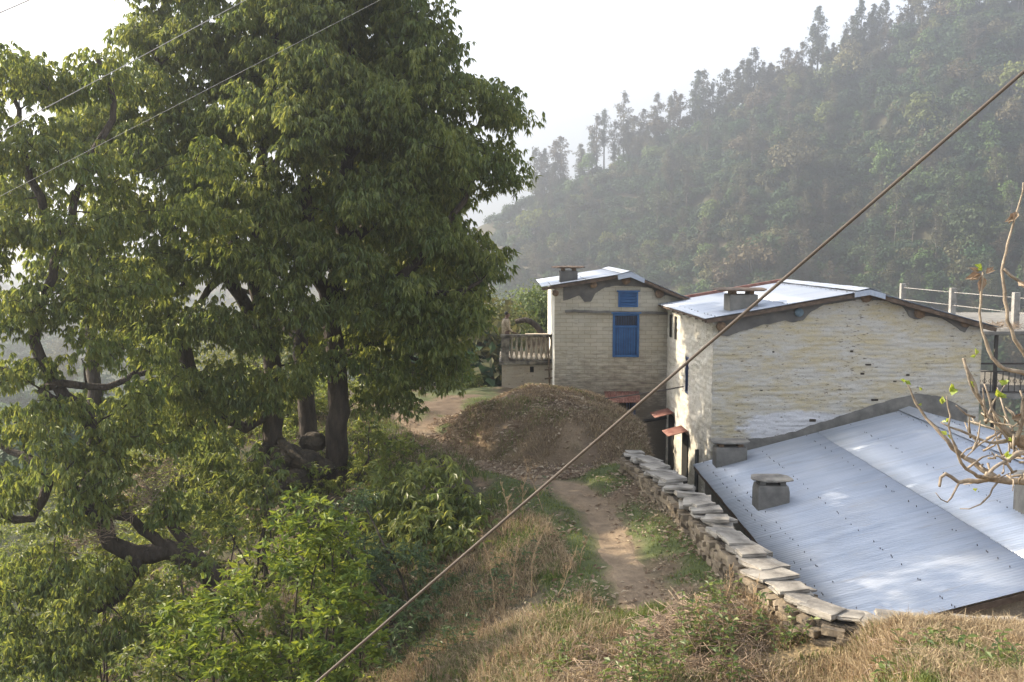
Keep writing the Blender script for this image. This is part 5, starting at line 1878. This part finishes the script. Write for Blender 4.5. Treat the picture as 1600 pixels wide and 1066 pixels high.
# ------------------------------------------------------------------ the whitewashed stone house
def stone_house():
    Y0 = 27.4
    rot = math.radians(2.2)
    o0 = at(1113, 600, Y0)
    e = empty('whitewashed_house', (o0[0], Y0, 0), rot, label='whitewashed rubble-stone house with a low tin gable roof', cat='house')
    MI = (Matrix.Translation((o0[0], Y0, 0)) @ Matrix.Rotation(rot, 4, 'Z')).inverted()

    def P(px, py, dy=0):
        """point of the plane y = dy (local) under a pixel"""
        r = Vector(ray(px, py))
        ro, rd = MI @ Vector((0, 0, 0)), MI.to_3x3() @ r
        return ro + rd * ((dy - ro.y) / rd.y)
    W = P(1533, 560).x
    Dp = 6.5
    el, ridge, er = P(1119, 499, -.35), P(1357, 455, -.35), P(1560, 512, -.35)
    el.x = -.32
    tp = lambda u: float(np.interp(u, [el.x, ridge.x, er.x], [el.z, ridge.z, er.z])) - .06
    gable_wall(e, 'front_wall', W, -8.8, tp, 'lime', amp=.03, course=.125, res=.028, seed=6)
    zl = tp(0)
    # left wall, with a slit window and rough relief
    sw = gable_wall(e, 'side_wall', Dp, -8.8, lambda u: zl, 'lime_side', amp=.035, course=.17, res=.05, seed=9, axis='y', holes=[(2.9, 3.4, -4.55, -3.4)])
    m = MB()
    m.add([(W, 0, -8.8), (W, Dp, -8.8), (W, Dp, tp(W)), (W, 0, tp(W)), (0, Dp, -8.8), (0, Dp, zl), (ridge.x, Dp, ridge.z - .06)], [(0, 1, 2, 3), (4, 1, 2, 3 - 1, 6, 5) if 0 else (4, 1, 2, 6, 5)])
    m.build('rear_wall', 'lime_side', e)
    m = MB()
    yy0, yy1 = Dp - 3.4, Dp - 2.9
    m.box((.02, yy0, -4.55), (.1, yy0 + .06, -3.4))
    m.box((.02, yy1 - .06, -4.55), (.1, yy1, -3.4))
    m.box((.02, yy0 + .06, -4.55), (.1, yy1 - .06, -4.49))
    m.box((.02, yy0 + .06, -3.46), (.1, yy1 - .06, -3.4))
    wn = m.build('window', 'bluedark', e)
    MB().box((.08, yy0 + .06, -4.49), (.09, yy1 - .06, -3.46)).build('pane', 'glass', wn)
    for ya in (Dp - .8, Dp - 1.6):
        MB().box((-.05, ya, -3.0), (-.03, ya + .22, -2.25)).build('wall_slot', 'dark', e)
    # drainpipe down the left wall
    MB().tube([(-.1, Dp - 5.2, -5.9), (-.1, Dp - 5.2, -8.6)], .06, 8).build('drain_pipe', 'black', e)
    # roof
    ln = Vector((0, Dp + .75, 0))
    for a in (el, er):
        o = corrugated('roof_sheet', (a.x, -.42, a.z + .02), ln, (ridge.x - a.x, 0, ridge.z - a.z), e, amp=.010, bolts=(.06, .5, .9), laps=(.52,))
        solid(o, .004)
    rc = MB()
    for k in range(9):
        ya, yb = -.45 + k * .85, -.45 + k * .85 + .9
        yb = min(yb, Dp + .4)
        j = .006 * (k % 2)
        rc.add([(ridge.x - .33, ya, ridge.z + .015 + j), (ridge.x, ya, ridge.z + .085 + j), (ridge.x + .33, ya, ridge.z - .02 + j), (ridge.x - .33, yb, ridge.z + .015 + j), (ridge.x, yb, ridge.z + .085 + j), (ridge.x + .33, yb, ridge.z - .02 + j)], [(0, 1, 4, 3), (1, 2, 5, 4)])
    solid(rc.build('ridge_cap', 'metal', e), .006, 1)
    fl = MB()
    n = 12
    tv, bv = [], []
    for i in range(n + 1):
        u = ridge.x - .42 + .85 * i / n
        zz = np.interp(u, [el.x, ridge.x, er.x], [el.z, ridge.z, er.z]) + .05
        tv.append((u, -.47 + .015 * (i % 2), zz))
        bv.append((u, -.47 + .015 * (i % 2), zz - .15))
    fl.add(tv + bv, [(i + n + 1, i + n + 2, i + 1, i) for i in range(n)])
    solid(fl.build('peak_flashing', 'metal', e), .005)
    # red edge strip along the rear verge
    MB().bar((el.x - .05, Dp + .36, el.z + .06), (ridge.x, Dp + .36, ridge.z + .08), .12, .1).build('verge_strip', 'rust', e)
    for a, s in ((el, 1), (er, -1)):
        m = MB()
        m.bar((a.x + .05 * s, -.34, a.z - .06), (ridge.x - .02 * s, -.34, ridge.z - .065), .05, .11)
        m.bar((a.x + .05 * s, -.12, a.z - .07), (ridge.x - .02 * s, -.12, ridge.z - .075), .07, .09)
        m.build('rafter', 'wood', e)
    # eave boards on the left
    m = MB()
    for k in range(8):
        yy = .1 + k * .85
        m.bar((el.x + .02, yy, el.z - .05), (.3, yy, el.z + .03), .09, .09)
    m.bar((el.x + .04, -.3, el.z - .03), (el.x + .04, Dp + .3, el.z - .03), .05, .04)
    m.build('eave_rafters', 'wood', e)
    # grey plaster bands
    cp = []
    for px, py in ((1122, 523), (1135, 525), (1150, 520), (1190, 508), (1225, 501), (1240, 503), (1255, 500), (1265, 488), (1285, 477), (1320, 471), (1350, 467), (1385, 471), (1412, 480), (1420, 495), (1430, 500), (1445, 494), (1470, 497), (1490, 508), (1500, 516), (1507, 520), (1512, 508), (1532, 512)):
        q = P(px, py)
        cp.append((q.x, q.z))
    us, zb = rough_line(cp, 130, .025, 3)
    us = np.clip(us, 0.01, W)
    zb = np.minimum(zb, [tp(u) - .02 for u in us])
    strip(e, 'plaster_patch', [(u, tp(u)) for u in us], list(zip(us, zb)), -.05, .07, 'mortar')
    # sloping flashing of cement above the lower roof
    top, bot = [], []
    for (px, py), (qx, qy) in zip(((1116, 690), (1165, 686), (1200, 684), (1240, 674), (1300, 653), (1360, 633), (1410, 620), (1436, 614), (1470, 620), (1510, 640)), ((1116, 760), (1165, 742), (1200, 730), (1240, 720), (1300, 702), (1360, 685), (1410, 670), (1440, 660), (1475, 668), (1515, 690))):
        a, b_ = P(px, py), P(qx, qy)
        top.append((a.x, a.z))
        bot.append((b_.x, b_.z))
    us, zt_ = rough_line(top, 70, .035, 7)
    zb_ = np.interp(us, [b_[0] for b_ in bot], [b_[1] for b_ in bot])
    strip(e, 'cement_flashing', list(zip(us, zt_)), list(zip(us, np.minimum(zb_, zt_ - .1))), -.055, .08, 'cement')
    # beam ends
    for px, py, r, mt in ((1247, 488, .12, 'blue_end'), (1352, 464, .15, 'logend'), (1435, 489, .15, 'logend'), (1506, 504, .13, 'logend'), (1126, 510, .13, 'logend')):
        c = P(px, py)
        if mt == 'blue_end':
            M.setdefault('blue_end', simple('faded_blue_end', (.10, .15, .19), (.16, .22, .26), 9, .8))
        MB().tube([(c.x, .2, c.z), (c.x, -.12, c.z), (c.x, -.135, c.z)], [r, r, r * .93], 14).build('beam_end', mt, e)
    # missing stones
    for i, (px, py, w, h) in enumerate(((1356, 570, 18, 3), (1347, 584, 9, 4), (1419, 586, 10, 4), (1270, 657, 18, 5), (1330, 549, 8, 4), (1366, 625, 16, 4), (1398, 596, 7, 3), (1208, 550, 6, 3), (1190, 610, 7, 2))):
        c = P(px, py)
        k = Y0 / F
        MB().slab(Vector((c.x, -.0, c.z)), (w * k * .8, .05, h * k * .8), 0, (0, 0), 0, .3, i + 70).build('bare_stone', 'rock', e)
    # tin awnings over the doors of the left wall
    for (ax, ay), (bx, by), dd in (((1034, 641), (1066, 633), 5.6), ((1046, 672), (1086, 663), 3.4)):
        o = corrugated('awning', (-.66, dd - .6, {5.6: -5.6, 3.4: -5.8}[dd]), (0, 1.0, 0), (.62, 0, .16), e, 'rust', .09, .012)
        solid(o, .004)
        m = MB()
        m.box((-.04, dd - .5, -8.6), (.0, dd + .3, {5.6: -5.6, 3.4: -5.8}[dd]))
        m.build('doorway', 'dark', e)
    # chimney on the left slope
    c = P(1157, 488, .75)
    zc = el.z + (ridge.z - el.z) * (c.x - el.x) / (ridge.x - el.x)
    chimney(e, (c.x, c.y, zc), .8, .7, .42, 1.5, 1.0, 0, 'cement', 'wood', 1)
    return e


stone_house()


# ------------------------------------------------------------------ low house under the big tin roof
def low_house():
    x0, z0 = 5.02, -6.02
    xr_, zr = 10.98, -4.44
    ya, yb = 14.87, 27.22
    e = empty('tin_roofed_house', (x0, ya, 0), label='low house under a wide sloping blue-grey corrugated roof', cat='house')
    w = MB()
    gx = xr_ - x0
    w.add([(.35, .3, -8.8), (.35, yb - ya, -8.8), (.35, yb - ya, z0 + .0), (.35, .3, z0 + .0)], [(0, 1, 2, 3)])
    w.build('side_wall', 'cement', e)
    w = MB()
    w.add([(.35, .3, -8.8), (2 * gx - .35, .3, -8.8), (2 * gx - .35, .3, z0), (gx, .3, zr - .1), (.35, .3, z0)], [(0, 1, 2, 3, 4)])
    w.add([(2 * gx - .35, .3, -8.8), (2 * gx - .35, yb - ya, -8.8), (2 * gx - .35, yb - ya, z0), (2 * gx - .35, .3, z0)], [(0, 1, 2, 3)])
    w.build('gable_wall', 'plaster', e)
    ln = Vector((0, yb - ya, 0))
    o = corrugated('roof_sheet', (0, 0, z0), ln, (gx, 0, zr - z0), e, period=.105, amp=.014, laps=(.585,), bolts=(.05, .1, .30, .52, .72, .93), edge=.02)
    solid(o, .004)
    o = corrugated('roof_sheet', (2 * gx, 0, z0), ln, (-gx, 0, zr - z0), e, period=.105, amp=.014, laps=(.5,), bolts=(.5, .9))
    solid(o, .004)
    m = MB()
    m.add([(gx - .3, -.02, zr - .045), (gx, -.02, zr + .06), (gx + .3, -.02, zr - .045), (gx - .3, yb - ya, zr - .045), (gx, yb - ya, zr + .06), (gx + .3, yb - ya, zr - .045)], [(0, 1, 4, 3), (1, 2, 5, 4)])
    solid(m.build('ridge_cap', 'metal', e), .006, 1)
    m = MB()
    m.bar((.06, .05, z0 - .07), (.06, yb - ya, z0 - .07), .06, .1)
    m.bar((.06, .02, z0 - .07), (gx, .02, zr - .09), .05, .1)
    m.build('eave_beam', 'wood', e)
    MB().box((.32, 6.2, -8.4), (.346, 7.1, -6.5)).build('door', 'bluedark', e)

    def foot(px, py):
        r = ray(px, py)
        k = (zr - z0) / gx
        t = (z0 - k * x0) / (r[2] - k * r[0])
        p = r * t
        return p[0] - x0, p[1] - ya, p[2]
    c = foot(1204, 787)
    chimney(e, c, .72, .55, .46, .92, .62, 0, 'cement', 'slate', .93)
    c = foot(1140, 722)
    chimney(e, (c[0], c[1], c[2]), .84, .5, .44, 1.05, .62, 0, 'cement', 'cement', .97)
    c = foot(1622, 795)
    chimney(e, c, .66, .55, .5, .9, .62, 0, 'cement', 'slate', .93)


low_house()


# ------------------------------------------------------------------ terrace roof and railing at the right
def shelter():
    xl, y0, zt = float(at(1530, 515, 31)[0]) - .2, 31.0, -2.62
    e = empty('open_shelter', (xl, y0, 0), label='flat-roofed open shelter on thin iron posts right of the whitewashed house', cat='shelter')
    bevel(MB().box((0, 0, zt - .13), (7, 9, zt)).build('roof_slab', 'cement', e), .02)
    for x in (.85, 4.5):
        MB().box((x, .25, -8.4), (x + .09, .34, zt - .132)).build('post', 'iron', e)
    MB().box((-.6, .0, -4.75), (7, 6, -4.6)).build('floor_slab', 'concrete', e)
    m = MB()
    zr0, zr1 = -4.55, -3.65
    m.bar((0, .08, zr1), (7, .08, zr1), .05, .05)
    m.bar((0, .08, zr0), (7, .08, zr0), .04, .04)
    m.bar((0, .08, zr1 - .25), (7, .08, zr1 - .25), .03, .03)
    for k in range(36):
        x = .1 + k * .19
        m.bar((x, .08, zr0), (x, .08, zr1 - .25), .022, .022)
        m.tube([(x - .06, .08, zr0 + .35), (x, .08, zr0 + .45), (x + .06, .08, zr0 + .35), (x, .08, zr0 + .25), (x - .06, .08, zr0 + .35)], .01, 4)
    m.build('iron_railing', 'iron', e)
    g = empty('rooftop_railing', (xl, y0, zt), label='railing of concrete posts and pale pipes on the flat shelter roof', cat='railing')
    tops = [(1411, 443, 41), (1489, 450, 37), (1588, 457, 32.5), (1720, 470, 30)]
    T = []
    for px, py, Y in tops:
        p = at(px, py, Y)
        q = p - np.array([xl, y0, zt])
        bevel(MB().box((q[0] - .1, q[1] - .1, -.0 if Y < 40 else -1.0), (q[0] + .1, q[1] + .1, q[2])).build('post', 'concrete', g), .015)
        T.append(q)
    for f in (.85, .42):
        for a, b in zip(T[:-1], T[1:]):
            m = MB()
            pa, pb = np.array([a[0], a[1], a[2] * f]), np.array([b[0], b[1], b[2] * f])
            d = (pb - pa) / np.linalg.norm(pb - pa)
            m.tube([pa + d * .12, pb - d * .12], .015, 8)
            m.build('rail', 'steel', g)
    h = brush_heap(1572, 505, 31.5, .5, 120, 'small pile of sticks and scrap on the edge of the shelter roof', .5, .16, 9)
    h.location = (float(at(1570, 510, 31.4)[0]), 31.4, zt + 5.1 * 0)
    # the ground below is flat there, so lift the pile to the roof
    co = [v.co.z for v in h.data.vertices]
    mn = sorted(co)[len(co) // 50]
    for v in h.data.vertices:
        v.co.z = max(.005, v.co.z - mn)


shelter()


# ------------------------------------------------------------------ man on the terrace
def person():
    Y = 36.75
    p = at(791, 500, Y)
    zf = float(at(800, 567, 36.0)[2]) + .055
    H = float(at(791, 487.5, Y)[2]) - zf
    s = H / 1.72
    e = empty('person', (p[0], Y, zf), math.radians(18), label='man in a beige patterned shirt standing at the terrace balustrade looking away', cat='person')
    e.scale = (s, s, s)

    # local: faces +x, left side +y
    def skin(name, verts, edges, mat, sub=2, parent=None):
        me = bpy.data.meshes.new(name)
        me.from_pydata([v[:3] for v in verts], edges, [])
        o = link(name, me, mat, parent or e)
        md = o.modifiers.new('skin', 'SKIN')
        for i, v in enumerate(verts):
            r = v[3]
            me.skin_vertices[0].data[i].radius = r if isinstance(r, tuple) else (r, r)
        me.skin_vertices[0].data[0].use_root = True
        md.use_smooth_shade = True
        ss = o.modifiers.new('sub', 'SUBSURF')
        ss.levels = ss.render_levels = sub
        return o
    v = [(0, 0, .95, (.15, .12)), (.0, 0, 1.12, (.14, .11)), (-.01, 0, 1.30, (.155, .115)), (-.01, 0, 1.42, (.10, .09)), (.015, 0, 1.49, .06), (.035, 0, 1.55, .075), (.045, 0, 1.62, .098), (.035, 0, 1.69, .075)]
    ed = [(0, 1), (1, 2), (2, 3), (3, 4), (4, 5), (5, 6), (6, 7)]

    def limb(root, pts):
        k = root
        for q in pts:
            v.append(q)
            ed.append((k, len(v) - 1))
            k = len(v) - 1
        return k
    for sy in (-1, 1):
        limb(0, [(.0, .1 * sy, .86, .085), (.02, .1 * sy, .5, .058), (-.01, .1 * sy, .1, .04), (.06, .1 * sy, .04, .038), (.17, .11 * sy, .03, .03)])
    hands = []
    # near arm rests on the rail ahead, far arm hangs
    k = limb(3, [(-.01, -.19, 1.40, .055), (.0, -.23, 1.13, .042), (.2, -.2, .98, .034), (.27, -.19, .955, .026)])
    hands.append((k, (.27, -.19, .955), (1, 0, -.12)))
    k = limb(3, [(-.01, .19, 1.40, .055), (-.04, .23, 1.13, .042), (.05, .24, .9, .034), (.08, .23, .83, .026)])
    hands.append((k, (.08, .23, .83), (.25, 0, -1)))
    for k, w, d in hands:
        d = Vector(d).normalized()
        sd = Vector((0, 1, 0))
        palm = Vector(w) + d * .05
        kp = limb(k, [(*palm, .028)])
        for i, L in enumerate((.062, .072, .068, .052)):
            o = palm + d * .035 + sd * ((i - 1.5) * .021)
            limb(kp, [(*o, .010), (*(o + d * L * .55 + Vector((0, 0, -.006))), .009), (*(o + d * L + Vector((0, 0, -.022))), .007)])
        t = Vector(w) + d * .025 + sd * (.036)
        limb(kp, [(*t, .011), (*(t + d * .035 + sd * .014), .008)])
    # nose
    limb(6, [(.135, 0, 1.6, .022), (.158, 0, 1.59, .012)])
    body = skin('body', v, ed, 'skin')
    # ears, eyes, mouth
    m = MB()
    for sy in (-1, 1):
        m.tube([(.03, .094 * sy, 1.585), (.02, .106 * sy, 1.62), (.035, .1 * sy, 1.65)], [.012, .016, .01], 8)
    m.build('ears', 'skin', e)
    m = MB()
    for sy in (-1, 1):
        m.tube([(.128, .035 * sy - .012, 1.637), (.132, .035 * sy + .012, 1.637)], .008, 8)
    m.build('eyes', 'hair', e)
    m = MB()
    m.tube([(.122, -.025, 1.555), (.13, 0, 1.556), (.122, .025, 1.555)], .006, 6)
    m.build('mouth', M['rust'], e)
    hv = [(-.02, 0, 1.60, .088), (.015, 0, 1.67, .1), (.07, 0, 1.705, .062)]
    skin('hair', hv, [(0, 1), (1, 2)], 'hair')
    sv = [(0, 0, .74, (.19, .15)), (0, 0, .97, (.18, .15)), (-.005, 0, 1.14, (.172, .135)), (-.015, 0, 1.31, (.185, .14)), (-.012, 0, 1.42, (.125, .105)), (.008, 0, 1.465, .075)]
    se = [(0, 1), (1, 2), (2, 3), (3, 4), (4, 5)]
    for sy, pts in ((-1, [(-.012, -.2, 1.395, .075), (0, -.235, 1.13, .06), (.17, -.205, 1.0, .05)]), (1, [(-.012, .2, 1.395, .075), (-.04, .235, 1.13, .06), (.04, .24, .92, .05)])):
        k = 4
        for q in pts:
            sv.append(q)
            se.append((k, len(sv) - 1))
            k = len(sv) - 1
    skin('shirt', sv, se, 'shirt')
    tv = [(0, 0, .93, (.165, .13))]
    te = []
    for sy in (-1, 1):
        k = 0
        for q in ((0, .1 * sy, .83, .1), (.02, .1 * sy, .5, .078), (-.005, .1 * sy, .1, .066)):
            tv.append(q)
            te.append((k, len(tv) - 1))
            k = len(tv) - 1
    skin('trousers', tv, te, 'trousers')


person()


# ------------------------------------------------------------------ cables
def cable(name, a, b, sag, r, mat, label):
    a, b = np.array(a), np.array(b)
    pts = []
    for i in range(41):
        t = i / 40
        p = a + (b - a) * t
        p[2] -= sag * 4 * t * (1 - t)
        pts.append(p)
    o = MB().tube([Vector(p - a) for p in pts], r, 8).build(name, mat)
    o.location = a
    tag(o, label, 'cable')


def ext(p, q, k):
    p, q = np.array(p), np.array(q)
    return p + (q - p) * k


A, B = at(495, 1066, 5.0), at(1600, 112, 4.2)
cable('thick_cable', ext(A, B, -.35), ext(A, B, 1.5), .0, .0076, 'cable', 'thick brown cable slanting across the whole view from lower left to upper right')
A, B = at(0, 204, 9), at(375, 2, 11)
cable('overhead_wire', ext(A, B, -1.0), ext(A, B, 2.5), .02, .0042, 'wire', 'pale wire crossing in front of the crown at the upper left, the brightest')
A, B = at(0, 305, 12), at(590, 0, 15)
cable('overhead_wire', ext(A, B, -.5), ext(A, B, 2), .02, .0026, 'wire', 'faint thin wire running through the crown below the brightest wire')
A, B = at(0, 20, 9), at(46, 0, 9.3)
cable('overhead_wire', ext(A, B, -4), ext(A, B, 9), .0, .006, 'wire', 'short length of wire cutting the sky in the top left corner')
A, B = at(946, 623, 26), at(1068, 604, 27.5)
cable('overhead_wire', ext(A, B, 0), ext(A, B, 1.0), .02, .018, 'cable', 'rusty rod between earth heap and whitewashed house over the red canopy')


# ------------------------------------------------------------------ bare sprouting tree at the right edge
def bare_tree():
    def c(*pts):
        return [at(*p) for p in pts]
    limbs = [
        (c((1900, 1200, 8), (1800, 950, 8.2), (1700, 800, 8.4), (1640, 760, 8.5), (1560, 750, 8.6), (1500, 752, 8.6), (1478, 742, 8.6), (1468, 760, 8.5)), .14, .014),
        (c((1640, 760, 8.5), (1590, 690, 8.4), (1540, 640, 8.4), (1505, 560, 8.4)), .05, .014),
        (c((1560, 750, 8.6), (1510, 715, 8.7), (1480, 690, 8.7), (1440, 640, 8.8), (1416, 597, 8.8)), .032, .008),
        (c((1700, 800, 8.4), (1680, 640, 8.2), (1610, 590, 8.1), (1560, 570, 8.1), (1536, 520, 8.1), (1532, 460, 8.1), (1536, 425, 8.1)), .04, .010),
        (c((1690, 700, 8.2), (1640, 600, 8), (1585, 530, 7.9), (1568, 440, 7.9), (1574, 380, 7.9), (1592, 320, 7.9), (1599, 285, 7.9)), .03, .008),
        (c((1568, 420, 7.9), (1590, 440, 7.9), (1640, 470, 7.8)), .014, .02),
        (c((1700, 800, 8.4), (1620, 712, 8), (1572, 720, 7.9), (1545, 740, 7.8)), .05, .014),
        (c((1560, 750, 8.6), (1520, 740, 8.4), (1490, 700, 8.3), (1483, 650, 8.3), (1479, 620, 8.3)), .025, .007),
        (c((1600, 700, 8.4), (1560, 660, 8.3), (1538, 600, 8.3)), .025, .009),
        (c((1590, 690, 8.4), (1545, 690, 8.3), (1500, 672, 8.3), (1470, 660, 8.3)), .022, .007),
        (c((1580, 700, 8.4), (1600, 650, 8.3), (1594, 610, 8.3)), .03, .012),
        (c((1540, 640, 8.4), (1520, 610, 8.4), (1512, 585, 8.4), (1508, 560, 8.4)), .014, .006),
        (c((1540, 740, 7.8), (1550, 745, 7.8), (1538, 742, 7.8)), .02, .008),
        (c((1572, 720, 7.9), (1558, 712, 7.9), (1543, 716, 7.9)), .012, .006),
        (c((1500, 752, 8.6), (1480, 785, 8.5), (1462, 770, 8.5)), .012, .005),
        (c((1560, 752, 8.6), (1530, 790, 8.5), (1500, 795, 8.5)), .012, .005),
    ]
    base = np.array(limbs[0][0][0])
    e = empty('bare_tree', tuple(base), label='knobbly bare tree reaching in from the right edge with a few fresh sprouts', cat='tree')
    mb = MB()
    ends = []
    for pts, r0, r1 in limbs:
        pp = poly3(pts, .07, .006)
        n = len(pp)
        rr = np.linspace(r0 * .85, r1 * .8, n) * (1 + .25 * RNG.normal(0, .4, n))
        mb.tube(pp - base, list(np.maximum(rr, .004)), 8)
        ends.append(pp[-1])
    # knots and short twigs near the pollarded heads
    for _ in range(80):
        px, py, Y = RNG.uniform(1510, 1640), RNG.uniform(650, 745), RNG.uniform(8.1, 8.7)
        a = at(px, py, Y)
        d = norm(RNG.normal(0, 1, (1, 3)) + np.array([[0, 0, .5]]))[0] * RNG.uniform(.08, .4)
        mid = a + d * .5 + RNG.normal(0, .02, 3)
        mb.tube([a - base, mid - base, a + d - base], [.011, .008, .004], 6)
    for _ in range(0):
        px, py, Y = RNG.uniform(1530, 1610), RNG.uniform(655, 730), RNG.uniform(8.3, 8.6)
        mb.rock(Vector(at(px, py, Y) - base), (.09, .08, .08), RNG.uniform(0, 3), (.3, .3), 0, .3, int(RNG.integers(9999)), 8)
    mb.build('trunk', 'greybark', e)
    def tuft(name, mat, pts):
        P, D, Ls, asp, bias = pts
        P, D, Ls = np.array(P), norm(np.array(D)), np.array(Ls)
        V, Fi = leaf_geo(P - base, D, Ls, Ls * asp, np.tile([.1, -1.0, .25], (len(P), 1)) + RNG.normal(0, .3, (len(P), 3)), .3)
        npmesh(name, V, Fi, 3, mat, e, np.repeat(RNG.random(len(P)) * bias, 4))
    for px, py, Y, n, L in ((1414, 596, 8.8, 3, .06), (1440, 610, 8.8, 1, .04), (1484, 612, 8.3, 4, .075), (1472, 632, 8.3, 2, .06), (1523, 605, 8.4, 2, .08), (1525, 555, 8.4, 2, .06), (1560, 620, 8.3, 5, .07), (1574, 600, 8.3, 2, .06), (1478, 660, 8.3, 2, .05), (1480, 680, 8.3, 2, .05), (1572, 715, 7.9, 2, .05), (1520, 765, 8.5, 1, .05), (1440, 632, 8.8, 2, .04), (1535, 420, 8.1, 2, .06), (1580, 690, 8.3, 3, .05)):
        p = at(px, py, Y)
        tuft('sprout', 'leaf_sprout', ([p] * n, [rand_unit(1)[0] * .7 + np.array([0, -.2, .5]) for _ in range(n)], [L * RNG.uniform(.8, 1.25) for _ in range(n)], .72, 1.0))
    for px, py, Y, d, L in ((1533, 428, 8.1, (-.8, 0, -.3), .13), (1533, 430, 8.1, (-.25, 0, -1), .16), (1540, 428, 8.1, (.6, 0, .45), .1), (1530, 425, 8.1, (-.7, .2, .2), .09), (1590, 330, 7.9, (-.5, 0, -.9), .12), (1586, 340, 7.9, (-.8, 0, -.2), .09), (1590, 440, 7.8, (.4, 0, -.4), .1), (1580, 655, 8.3, (.7, 0, .2), .13), (1595, 680, 8.3, (.6, 0, -.3), .14)):
        p = at(px, py, Y)
        tuft('dead_leaf', 'leaf_dead', ([p, p], [np.array(d) + RNG.normal(0, .12, 3), np.array(d) + RNG.normal(0, .4, 3)], [L, L * .8], .5, .4))


bare_tree()

# ------------------------------------------------------------------ light
AZ, EL = math.radians(73), math.radians(28)   # azimuth to the left of the view, elevation
S = Vector((-math.sin(AZ) * math.cos(EL), math.cos(AZ) * math.cos(EL), math.sin(EL)))
ld = bpy.data.lights.new('sun', 'SUN')
ld.energy = 4.8
ld.angle = math.radians(.6)
ld.color = (1, .85, .64)
lo = bpy.data.objects.new('sun', ld)
COL.objects.link(lo)
lo.rotation_euler = S.to_track_quat('Z', 'Y').to_euler()
lo.location = S * 100

w = bpy.data.worlds.new('World')
SC.world = w
w.use_nodes = True
nt = w.node_tree
bg = nt.nodes['Background']
sky = nt.nodes.new('ShaderNodeTexSky')
sky.sky_type = 'NISHITA'
sky.sun_disc = False
sky.sun_elevation = EL
sky.sun_rotation = -AZ
sky.dust_density = 5.0
sky.air_density = 1.0
sky.altitude = 1500
hsv = nt.nodes.new('ShaderNodeHueSaturation')
hsv.inputs['Saturation'].default_value = .3
nt.links.new(sky.outputs[0], hsv.inputs['Color'])
nt.links.new(hsv.outputs[0], bg.inputs[0])
bg.inputs[1].default_value = .15

SC.view_settings.view_transform = 'Standard'
SC.view_settings.look = 'None'
SC.view_settings.exposure = 1.82
SC.view_settings.gamma = 1
SC.cycles.max_bounces = 8
SC.cycles.diffuse_bounces = 5
SC.cycles.glossy_bounces = 2
SC.cycles.transmission_bounces = 3
SC.cycles.volume_bounces = 0
SC.cycles.transparent_max_bounces = 4
SC.cycles.use_denoising = True
SC.cycles.caustics_reflective = False
SC.cycles.caustics_refractive = False
SC.cycles.sample_clamp_indirect = 4
